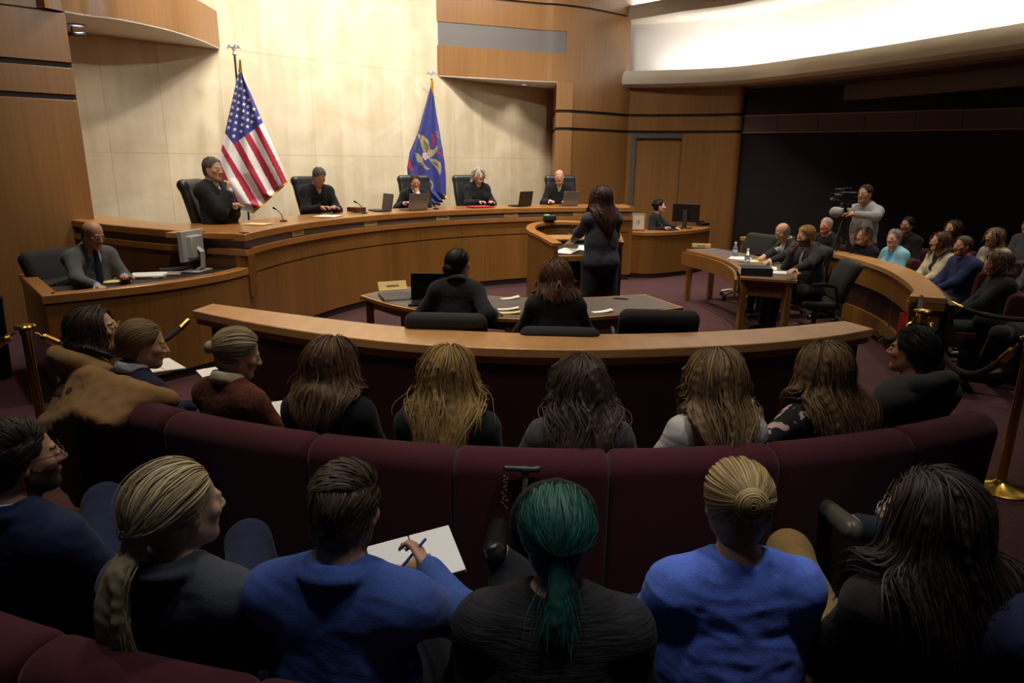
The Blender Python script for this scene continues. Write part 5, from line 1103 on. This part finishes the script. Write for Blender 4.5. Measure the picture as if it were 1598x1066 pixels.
p = P3(275, 424, .872); t = thing('keyboard', 'black keyboard under the silver monitor', 'keyboard', (p[0], p[1] + .12, .87), .6); MB().box((0, 0, .01), (.42, .15, .02)).build('case', BPLA, t, bevel=.004); MB().box((0, .005, .022), (.40, .12, .006)).build('keys', mat('key_grey', '2a2a2c', .6), t)
p = P3(35, 540, 0); t = thing('waste_bin', 'black waste bin beside the clerk desk', 'bin', (-4.72, 5.95, 0)); MB().lathe([(0, .01), (.12, 0), (.15, .72), (.14, .72), (.11, .02)], n=20).build('body', BPLA, t); MB().lathe([(.15, .70), (.155, .74), (.14, .74), (.14, .70)], n=20).build('rim', BPLA, t)
# ---- side desk
p = P3(996, 361, .795); t = thing('clock', 'square white-faced clock in a light wooden frame at the end of the side desk', 'clock', (p[0], p[1] + .06, .797), R(4))
MB().sweep([(-.125, 0), (.125, 0)], [(-.015, 0), (-.015, .30), (.02, .30), (.02, 0)]).build('frame', mat('pale_frame', 'a98a62', .5), t, bevel=.004); MB().box((0, -.018, .15), (.205, .006, .245)).build('face', mat('clock_face', 'dcdad4', .5), t)
MB().box((.012, -.023, .165), (.008, .003, .06), M=Matrix.Rotation(R(-25), 3, 'Y')).box((-.02, -.023, .16), (.006, .003, .08), M=Matrix.Rotation(R(35), 3, 'Y')).box((-.002, -.023, .125), (.006, .003, .06), M=Matrix.Rotation(R(10), 3, 'Y')).build('hands', BPLA, t)
p = P3(1068, 356, .8); t = thing('monitor', 'black monitor on the side desk', 'monitor', (p[0] + .02, p[1] + .05, .795), R(150))
MB().box((0, 0, .28), (.50, .035, .33)).build('display', BPLA, t, bevel=.005); MB().box((0, -.019, .28), (.47, .003, .30)).build('screen', SCREEN, t); MB().box((0, .04, .17), (.07, .05, .33)).build('stand_neck', mat('stand_grey', '3a3a3e', .4), t); MB().box((0, .04, .008), (.26, .18, .016)).build('stand_base', BPLA, t, bevel=.004)
p = P3(1096, 352, .8); t = thing('telephone', 'black telephone at the end of the side desk', 'telephone', (p[0] + .03, p[1] + .08, .795), R(20)); MB().box((0, 0, .03), (.18, .20, .06)).build('base', BPLA, t, bevel=.01); MB().tube([(-.06, -.09, .09), (-.06, -.05, .075), (-.06, .05, .075), (-.06, .09, .09)], [.025, .014, .014, .025], 8).build('handset', BPLA, t)
t = thing('keyboard', 'black keyboard on the side desk under the woman hands', 'keyboard', (2.86, 12.42, .795), R(20)); MB().box((0, 0, .01), (.36, .13, .02)).build('case', BPLA, t, bevel=.004); MB().box((0, 0, .022), (.34, .11, .005)).build('keys', mat('key_grey', '2a2a2c'), t)
# ---- lectern things
t = thing('timer', 'black timer box with a green light on the lectern rim', 'timer', (.45, 8.58, 1.245), R(10)); MB().box((0, 0, .045), (.15, .12, .07), M=Matrix.Rotation(R(-12), 3, 'X')).build('housing', BPLA, t, bevel=.015); MB().box((-.03, .02, .085), (.06, .02, .008)).build('green_light', mat('green_lamp', '3adf5a', .4, emit=2.5), t)
t = thing('microphone', 'short microphone on the lectern book ledge', 'microphone', (.68, 8.3, 1.125)); MB().lathe([(0, 0), (.04, 0), (.03, .015), (0, .015)], n=12).build('base', BPLA, t); MB().tube([(0, 0, .01), (0, -.05, .08), (.02, -.12, .10)], .006, 6).build('gooseneck', BPLA, t); MB().tube([(.02, -.12, .10), (.03, -.15, .105)], .013, 8).build('capsule', BPLA, t)
def lpaper(lab, x, y, rz): o = sheet(lab, (x, y, .99 + .075 * (y - 7.2) + .001), rz, n=2); o.rotation_euler.x = R(4.3); return o
lpaper('white page lying at the near edge of the lectern surface', .60, 7.55, -.5); lpaper('white page under the attorney hand on the lectern', .84, 7.72, -.2)
# ---- front table things
TZ = .753
p = P3(620, 463, TZ); t = thing('folder', 'large closed charcoal portfolio on the front table', 'folder', (p[0] + .03, p[1] - .02, TZ), .35); MB().box((0, 0, .012), (.36, .28, .024)).build('cover', mat('charcoal_leather', '35343a', .5), t, bevel=.006); MB().box((0, -.142, .012), (.34, .004, .016)).build('page_edges', PAPER, t)
p = P3(612, 452, TZ); t = thing('nameplate', 'folded pale yellow name card at the left end of the front table', 'sign', (p[0], p[1] + .02, TZ), .45); MB().prism([(-.14, -.05), (.14, -.05), (.14, .0), (-.14, .0)], 0, .004).build('foot', GOLD, t); MB().box((0, 0, .04), (.28, .006, .085), M=Matrix.Rotation(R(-30), 3, 'X')).build('plate', mat('pale_gold_card', 'd0b878', .5), t); MB().box((0, -.008, .038), (.12, .003, .010), M=Matrix.Rotation(R(-30), 3, 'X')).build('engraving', mat('engraving', '6d5a2c'), t)
p = P3(678, 472, TZ); t = laptop('black laptop open on the front table before the woman with pinned-up hair', (p[0] - .02, p[1] - .06, TZ), R(2), ang=98, w=.38, col='1b1b1d')
for px, py, rz, lab in ((796, 466, .4, 'curled white slip on the front table nearest the lectern'), (793, 483, .1, 'narrow white slip on the front table between the two women'), (795, 489, -.1, 'pale yellow slip on the front table between the two women'), (940, 487, .3, 'curled white slip on the front table right of the curly-haired woman')):
    p = P3(px, py, TZ); w = .09; mb = MB(); pr = [(-w + 2 * w * k / 8, .018 * abs(k / 8) ** 3) for k in range(9)]
    mb.add([(x, y_, z_ + .002) for x, z_ in pr for y_ in (-.035, .035)], [(2 * k, 2 * k + 1, 2 * k + 3, 2 * k + 2) for k in range(8)]); o = mb.build('paper', YPAPER if 'yellow' in lab else PAPER, None, (p[0], p[1], TZ)); o.rotation_euler.z = rz; m_ = o.modifiers.new('t', 'SOLIDIFY'); m_.thickness = .001; tag(o, lab, 'paper')
p = P3(969, 467, TZ); t = thing('pen', 'black pen lying on the front table', 'pen', (p[0], p[1], TZ + .006), -.25); MB().tube([(-.07, 0, 0), (.05, 0, 0)], .006, 8).build('barrel', BPLA, t); MB().tube([(.05, 0, 0), (.075, 0, 0)], [.006, .002], 8).build('tip', CHROME, t)
# ---- right table things
p = P3(1095, 387, TZ); t = thing('nameplate', 'gold nameplate at the far end of the right table', 'sign', (p[0], p[1] + .03, TZ), R(-8)); MB().box((0, 0, .03), (.27, .03, .06)).build('block', mat('pale_gold_card', 'd0b878'), t, bevel=.004); MB().box((0, -.017, .03), (.11, .003, .010)).build('engraving', mat('engraving', '6d5a2c'), t)
def bottle(px, py, lab):
    p = P3(px, py, TZ); t = thing('water_bottle', lab, 'bottle', (p[0], p[1], TZ)); g = mat('clear_plastic', 'e4ecf2', .08, trans=1)
    MB().lathe([(0, .002), (.03, .0), (.033, .01), (.033, .05), (.030, .07), (.033, .09), (.033, .14), (.014, .185), (.013, .2), (0, .2)], n=16).build('bottle_body', g, t)
    MB().lathe([(.0335, .085), (.0338, .13), (.0336, .13), (.0333, .085)], n=16).build('label_wrap', mat('bottle_label', '9fb4d8', .5), t); MB().lathe([(0, .222), (.015, .22), (.015, .198), (.013, .198)], n=14).build('cap', mat('white_cap', 'e8e8e8', .4), t)
bottle(1165, 416, 'clear water bottle nearer the bearded man'); bottle(1146, 404, 'clear water bottle nearer the writing man')
p = P3(1150, 406, TZ); sheet('loose stack of white papers on the curved side of the right table', (p[0] + .02, p[1] - .05, TZ), 1.1, n=6, w=.3, d=.24, z=.006)
p = P3(1184, 408, TZ); sheet('yellow pad the man with glasses writes on', (p[0] + .02, p[1], TZ), 1.4, m=YPAPER, n=3)
p = P3(1180, 418, TZ); sheet('white papers beside the black binder on the right table', (p[0] + .08, p[1] - .03, TZ), 1.3, n=3, w=.26)
p = P3(1182, 430, TZ); t = thing('binder', 'thick black binder lying on the near end of the right table', 'binder', (p[0], p[1] + .08, TZ), R(-12)); MB().box((0, 0, .045), (.34, .26, .09)).build('cover', mat('binder_black', '1c1f28', .5), t, bevel=.006); MB().box((0, .0, .045), (.345, .24, .07)).build('pages', PAPER, t)
p = P3(1207, 425, TZ); sheet('single white sheet under the bearded man hand', (p[0] + .05, p[1], TZ), 1.3)
# ---- ropes and posts
def stanchion(x, y, label, h=.98):
    t = thing('stanchion', label, 'post', (x, y, 0)); MB().lathe([(0, .0), (.17, 0), (.175, .012), (.15, .022), (.05, .04), (.026, .06), (.026, .06)], n=32).build('base', BRASS, t)
    MB().lathe([(.026, .05), (.026, h - .06), (.034, h - .055), (.034, h - .03), (.026, h - .03)], n=20).build('pole', BRASS, t); MB().lathe([(.03, h - .03), (.055, h - .02), (.058, h - .008), (.05, h), (0, h + .006)], n=24).build('cap', BRASS, t); return t
def rope(a, b, sag, label, n=18):
    a, b = np.array(a), np.array(b); t = thing('rope', label, 'rope', tuple(a), 0, 'burgundy barrier ropes'); P = [tuple((b - a) * k / n + np.array([0, 0, -sag * 4 * (k / n) * (1 - k / n)])) for k in range(n + 1)]
    MB().tube(P[2:-2], .022, 10).build('rope_body', ROPE, t)
    for Q in (P[:4], P[::-1][:4]):
        L = [np.array(q) for q in Q]; d = (L[2] - L[0]) / np.linalg.norm(L[2] - L[0]); s = L[0] + d * .05; MB().tube([s, s + d * .015, s + d * .10, s + d * .11], [.012, .024, .027, .027], 12).build('ferrule', BRASS, t); MB().tube([L[0], L[0] + d * .03 + np.array([0, 0, .008]), s], .006, 6).build('hook', BRASS, t)
    return t
pl = at(38, 507, .98); stanchion(pl[0], pl[1], 'brass post behind the tan-coated woman at the left aisle')
rope((pl[0] + .05, pl[1], .93), tuple(at(302, 492, .79)), .22, 'burgundy rope from the left brass post to the end of the gallery rail')
rope((pl[0] - .05, pl[1], .93), (pl[0] - 1.3, pl[1] - .2, .93), .2, 'burgundy rope leaving the left brass post away from the rail')
pr_ = at(1560, 762, 0); stanchion(pr_[0], pr_[1], 'brass post at the right aisle with its round base showing', .99)
pc = at(1441, 483, .98); stanchion(pc[0], pc[1], 'brass post half hidden behind the dark-haired boy')
rope((pr_[0] - .05, pr_[1] + .02, .94), (pc[0] + .04, pc[1], .93), .30, 'burgundy rope sagging between the two right brass posts')
rope((pr_[0] + .02, pr_[1] - .04, .94), (pr_[0] + .55, pr_[1] - .35, .80), .40, 'burgundy rope looping down from the right brass post toward the viewer')
rope((pc[0] - .04, pc[1], .93), tuple(at(1366, 517, .80)), .12, 'burgundy rope from the hidden brass post to the near gallery rail')
rope(tuple(at(1438, 462, .84)), (pc[0], pc[1] + .03, .93), .05, 'short rope between the hidden brass post and the right rail')
rope(tuple(at(1472, 468, .80)), tuple(at(1720, 480, .86)), .14, 'burgundy rope in front of the clasped hands')
# ---- video camera on its tripod
q = np.array(cmh) ; f = R(205); dv = np.array([math.cos(f), math.sin(f)]); c = q[:2] + dv * .33; t = thing('tripod', 'black tripod under the video camera', 'tripod', (c[0], c[1], 0))
for k in range(3): a = f + 2 * PI * k / 3; MB().tube([(.03 * math.cos(a), .03 * math.sin(a), 1.25), (.2 * math.cos(a), .2 * math.sin(a), .6), (.38 * math.cos(a), .38 * math.sin(a), .02)], [.014, .014, .01], 8).build('leg', BPLA, t)
MB().tube([(0, 0, 1.1), (0, 0, 1.46)], .02, 10).build('centre_column', BPLA, t); MB().box((0, 0, 1.46), (.12, .1, .06)).build('head', BPLA, t, bevel=.01); MB().tube([(0, 0, 1.40), (-dv[0] * .3, -dv[1] * .3, 1.3)], .009, 6).build('pan_handle', BPLA, t)
t = thing('video_camera', 'black shoulder-type video camera aimed at the court', 'camera', (c[0], c[1], 1.50), f); t.scale = (.8, .8, .8); MB().box((0, 0, .09), (.32, .11, .15)).build('body', BPLA, t, bevel=.012); MB().lathe([(.045, 0), (.05, .06), (.055, .12), (.06, .18), (.05, .18), (0, .14)], c=(.15, 0, .09), n=18, M=Matrix.Rotation(PI / 2, 3, 'Y')).build('lens', BPLA, t)
MB().box((-.02, .10, .13), (.16, .06, .06)).build('viewfinder', BPLA, t, bevel=.008); MB().tube([(.1, 0, .17), (.09, 0, .22), (-.08, 0, .22), (-.1, 0, .17)], .012, 8).build('top_handle', BPLA, t); MB().tube([(.02, -.06, .2), (.22, -.06, .2)], .018, 8).build('microphone', BPLA, t)
# ---- cane hooked on the second-row seat, bags, notebooks, coat
cp = atY(815, 731, 2.20); t = thing('cane', 'walking cane with a black handle and hanging bead charms hooked over a seat back', 'cane', tuple(cp))
S = Sdf(); S.cap((-.058, 0, 0), (.050, 0, -.004), .011, .010, .01); S.cap((.050, 0, -.004), (.060, 0, .002), .011, .009, .01); S.cap((.01, 0, -.005), (.012, 0, -.03), .012, .011, .012); put('handle', S.mesh(.004), mat('cane_black', '2a2c30', .35), t)
MB().tube([(.012, .0, -.03), (.006, .01, -.20), (.0, .03, -.75)], .010, 10).build('shaft', mat('floral_shaft', '8a7468', .4, noise=((60, 60, 60), .9, 2)), t)
r_ = np.random.default_rng(5)
for k in range(2):
    mb = MB()
    for i in range(26): x, z = -.058 + r_.normal() * .007, -.02 - .13 * i / 26; c_ = (x, -.012 + r_.normal() * .005, z); mb.lathe([(0, -.004), (.004, 0), (0, .004)], c=c_, n=6)
    if k == 0: mb.build('bead_charm', mat('gold_beads', '8a7430', .3, .6), t)
MB().tube([(-.058, -.008, .0), (-.058, -.010, -.03)], .002, 5).build('charm_cord', BRASS, t)
def notebook(lab, c, rz, tilt_=(0, 0), w=.15, d=.21, open_=True):
    t = thing('notebook', lab, 'notebook', tuple(c), rz); t.rotation_euler = (tilt_[0], tilt_[1], rz)
    for s in (-1, 1) if open_ else (1,): MB().box((s * w * .5 * open_, 0, 0), (w - .004, d, .010)).build('pages', PAPER, t, bevel=.002); MB().box((s * w * .5 * open_, 0, -.007), (w, d + .006, .003)).build('cover', BPLA, t)
    return t
notebook('open white notebook the man in the blue blazer writes in', at(648, 872, .745), .35, (.25, -.1), w=.14, d=.2)
notebook('white notepad in the hands of the young woman in the navy jacket', at(245, 571, .80), .9, (.1, .1), w=.12, open_=True)
notebook('white notepad beside the older woman in the rust sweater', at(330, 585, .72), .7, (.1, .0), w=.12, open_=False)
notebook('small notebook under the pen of the older woman in the rust sweater', at(438, 640, .72), .5, (.1, 0), w=.10, open_=False)
p = at(652, 862, .82); t = thing('pen', 'blue pen in the right hand of the man in the blue blazer', 'pen', tuple(p), .7); MB().tube([(.03, 0, .035), (-.06, 0, -.03)], .0045, 8).build('barrel', mat('pen_blue', '2c3f8c', .3), t); MB().tube([(-.06, 0, -.03), (-.07, 0, -.038)], [.004, .001], 6).build('tip', CHROME, t)
t = thing('handbag', 'black handbag standing on the floor between two people in the nearest row', 'bag', tuple(at(975, 905, .36)), .1); MB().box((0, 0, 0), (.30, .14, .22)).build('bag_body', LEATHER, t, bevel=.03); MB().tube([(-.09, 0, .1), (-.07, 0, .2), (0, 0, .25), (.07, 0, .2), (.09, 0, .1)], .008, 8).build('handle', LEATHER, t)
t.location.z = .12
# the tan coat over the end seat
S = Sdf(); A0, A1_ = seams[0], seams[1]
for k_ in range(22):
    k = k_ * 9 / 21; a = R(A0 + (A1_ - A0) * (k / 9 * .75 - .02)); c = np.array([SB[0] + (SBR - .09) * math.cos(a), SB[1] + (SBR - .09) * math.sin(a), .955]); o = np.array([math.cos(a), math.sin(a), 0])
    S.cap(c - o * .10 + np.array([0, 0, -.06 - .02 * math.sin(k * 2)]), c + o * .0 + np.array([0, 0, .0]), .028, .036, .05); S.cap(c + o * .02, c + o * (.165) + np.array([0, 0, -.07 - .17 * max(0, 1 - k / 5.5)]), .034, .022, .05)
    if k < 4: S.cap(c + o * .165 + np.array([0, 0, -.2]), c + o * .18 + np.array([0, 0, -.42 - .03 * k]), .024, .018, .04)
n_ = Noise(3); n2_ = Noise(8); S.disp = lambda Q: .006 * n_(Q * 45) + .008 * np.abs(n2_(Q * np.array([30, 30, 60], dtype=np.float32))) - .004
o = put('coat', S.mesh(.009), fab('947049')); tag(o, 'tan coat draped over the left end seat of the second row', 'coat')

q = at(1452, 520, .25); t = thing('tote_bag', 'pale blue cloth bag on the floor beside the crossed legs in the right gallery', 'bag', (q[0], q[1], 0)); S = Sdf(); S.box((0, 0, .17), (.15, .06, .16), .04, .02); S.cap((-.08, 0, .3), (0, 0, .40), .012, k=.02); S.cap((0, 0, .40), (.08, 0, .3), .012, k=.02); n_ = Noise(21); S.disp = lambda Q: .008 * n_(Q * 30); put('bag_body', S.mesh(.01), fab('8fa3ad'), t)
MB().box((qp[9][0] - .0, qp[9][1], .40), (.02, .10, .26), rz=.2).build('red_panel', mat('red_sign', 'a81a1a', .5), r2)
# ================================================================== CAMERA AND LIGHT
cam = bpy.data.cameras.new('camera'); cam.sensor_width = 36; cam.lens = FPX * 36 / 1598; co = bpy.data.objects.new('camera', cam); C.objects.link(co)
Mx = Matrix(((_rt[0], _up[0], -_fw[0]), (_rt[1], _up[1], -_fw[1]), (_rt[2], _up[2], -_fw[2]))).to_4x4(); Mx.translation = (0, 0, CH); co.matrix_world = Mx
cam.clip_start = .05; bpy.context.scene.camera = co
w = bpy.data.worlds.new('room_ambience'); bpy.context.scene.world = w; w.use_nodes = True
w.node_tree.nodes['Background'].inputs[0].default_value = (.55, .6, 1, 1); w.node_tree.nodes['Background'].inputs[1].default_value = .012
def spot(p, aim, power, ang=60, blend=.6, col=(1, .86, .68), size=.12):
    l = bpy.data.lights.new('ceiling_and_fill_spot', 'SPOT'); l.energy = power; l.spot_size = R(ang); l.spot_blend = blend; l.color = col; l.shadow_soft_size = size
    o = bpy.data.objects.new('ceiling_and_fill_spot', l); C.objects.link(o); o.location = p
    o.rotation_euler = (Vector(aim) - Vector(p)).to_track_quat('-Z', 'Y').to_euler(); return o
def area(p, aim, power, sx, sy, col=(1, .9, .75), spread=180):
    l = bpy.data.lights.new('ceiling_panel', 'AREA'); l.energy = power; l.shape = 'RECTANGLE'; l.size = sx; l.size_y = sy; l.color = col; l.spread = R(spread)
    o = bpy.data.objects.new('ceiling_panel', l); C.objects.link(o); o.location = p
    o.rotation_euler = (Vector(aim) - Vector(p)).to_track_quat('-Z', 'Y').to_euler(); return o
WARM = (1, .87, .69); NEUT = (1, .92, .8)
# stone wall washers high above the bench
for a in (105, 118, 131, 144, 157):
    p = np.array(BC) + 5.9 * np.array([math.cos(R(a)), math.sin(R(a))]); q = np.array(BC) + 8.0 * np.array([math.cos(R(a)), math.sin(R(a))])
    area((p[0], p[1], 6.3), (q[0], q[1], 2.4), 54, 1.0, .3, (1, .96, .9), 120)
for a, e in ((100, 90), (114, 130), (128, 150), (142, 150), (156, 120), (166, 70)):
    p = np.array(BC) + 4.6 * np.array([math.cos(R(a)), math.sin(R(a))]); q = np.array(BC) + 8.0 * np.array([math.cos(R(a)), math.sin(R(a))])
    spot((p[0], p[1], 6.0), (q[0], q[1], 1.5), e * 1.9, 60, .9, (1, .95, .88))
# spots over the court
for x, y, e in ((-1.6, 6.2, 160), (.6, 7.6, 170), (2.6, 7.4, 170), (0, 9.6, 170), (2.2, 10.6, 200), (-.2, 5.4, 120), (4.2, 12.2, 160), (-3.4, 6.6, 90), (3.8, 13.2, 120)):
    spot((x, y, 6.0), (x, y + .3, 0), e * 2.6, 75, .7, WARM)
for x, y, tx, ty, e in ((-1.5, 3.4, -2.6, 9, 260), (.6, 4.4, -.4, 11, 300), (2.4, 5.2, 1.4, 11.8, 260), (3.4, 4.6, 3.2, 8, 120)): spot((x, y, 5.6), (tx, ty, 1.0), e, 46, .8, WARM)  # fills added from the gallery side to brighten bench front and right table
# dimmed gallery lamps over the public seats
for x, y, e in ((5.2, 9.0, 85), (6.4, 7.0, 65), (-.5, 2.9, 34), (1.0, 2.9, 34), (-2.2, 3.3, 42), (4.4, 4.4, 40)):
    spot((x, y, 4.2), (x, y, 0), e * 2.2, 95, .8, WARM)
for x, e in ((-.7, 60), (.2, 32), (.85, 95)): spot((x, 1.45, 3.7), (x * .8, 1.62, .9), e * .75, 56, .9, (.93, .95, 1))
# cove lights: strips lying behind the curved lips
for i in range(4, len(led) - 4, 6):
    p, q = np.array(led[i]), np.array(led[min(i + 6, len(led) - 1)]); d = (q - p); n = np.array([-d[1], d[0]]) / np.linalg.norm(d); m = (p + q) / 2 + n * .22
    o = area((m[0], m[1], 3.66), (m[0] + n[0] * .12, m[1] + n[1] * .12, 5), 17, np.linalg.norm(d), .1, (.97, .98, 1)); 
    o.rotation_euler = Matrix(((d[0] / np.linalg.norm(d), n[0], 0), (d[1] / np.linalg.norm(d), n[1], 0), (0, 0, 1))).to_euler(); o.rotation_euler.rotate_axis('X', PI)
for i in range(0, len(led2) - 8, 8):
    p, q = np.array(led2[i]), np.array(led2[min(i + 8, len(led2) - 1)]); d = (q - p); n = np.array([-d[1], d[0]]) / np.linalg.norm(d); m = (p + q) / 2 + n * .2
    o = area((m[0], m[1], 5.15), (m[0], m[1], 6), 25, np.linalg.norm(d), .1, (.97, .98, 1)); o.rotation_euler = (PI, 0, math.atan2(d[1], d[0]))
sc = bpy.context.scene
sc.view_settings.view_transform = 'Standard'; sc.view_settings.look = 'None'; sc.view_settings.gamma = 1; sc.view_settings.exposure = .12
sc.cycles.max_bounces = 5; sc.cycles.diffuse_bounces = 4; sc.cycles.glossy_bounces = 2; sc.cycles.transmission_bounces = 4; sc.cycles.transparent_max_bounces = 4
sc.cycles.sample_clamp_indirect = 3; sc.cycles.use_denoising = True; sc.cycles.caustics_reflective = False; sc.cycles.caustics_refractive = False

p = at(120, 38, 3.55); spot((p[0], p[1], 3.50), (p[0] + .5, p[1] + .3, 1.0), 30, 120, .8, (1, .95, .88), .08)
p = at(818, 131, 3.55); spot((p[0], p[1], 3.50), (p[0] + .1, p[1] - .3, 1.0), 22, 110, .8, (1, .95, .88), .08)
spot((.5, 8.4, 5.6), (5.6, 9.4, 1.0), 170, 48, .8, WARM)  # added frontal fill for the right gallery faces
spot((.2, 9.4, 5.6), (3.2, 8.3, 1.0), 60, 40, .8, WARM)
spot((0, 4, 5.5), (-5.4, 9.9, 2.1), 330, 34, .9, (1, .94, .85))  # added fill reaching under the left bulkhead to brighten the stone
spot((1.6, 8.2, 5.5), (.1, 15.6, 2.5), 260, 24, .9, (1, .94, .85))  # added fill for the stone below the right bulkhead
spot((-1, 3.2, 5.5), (-6.2, 7.4, 1.8), 170, 42, .9, WARM)  # added fill that brightens the left wood wall
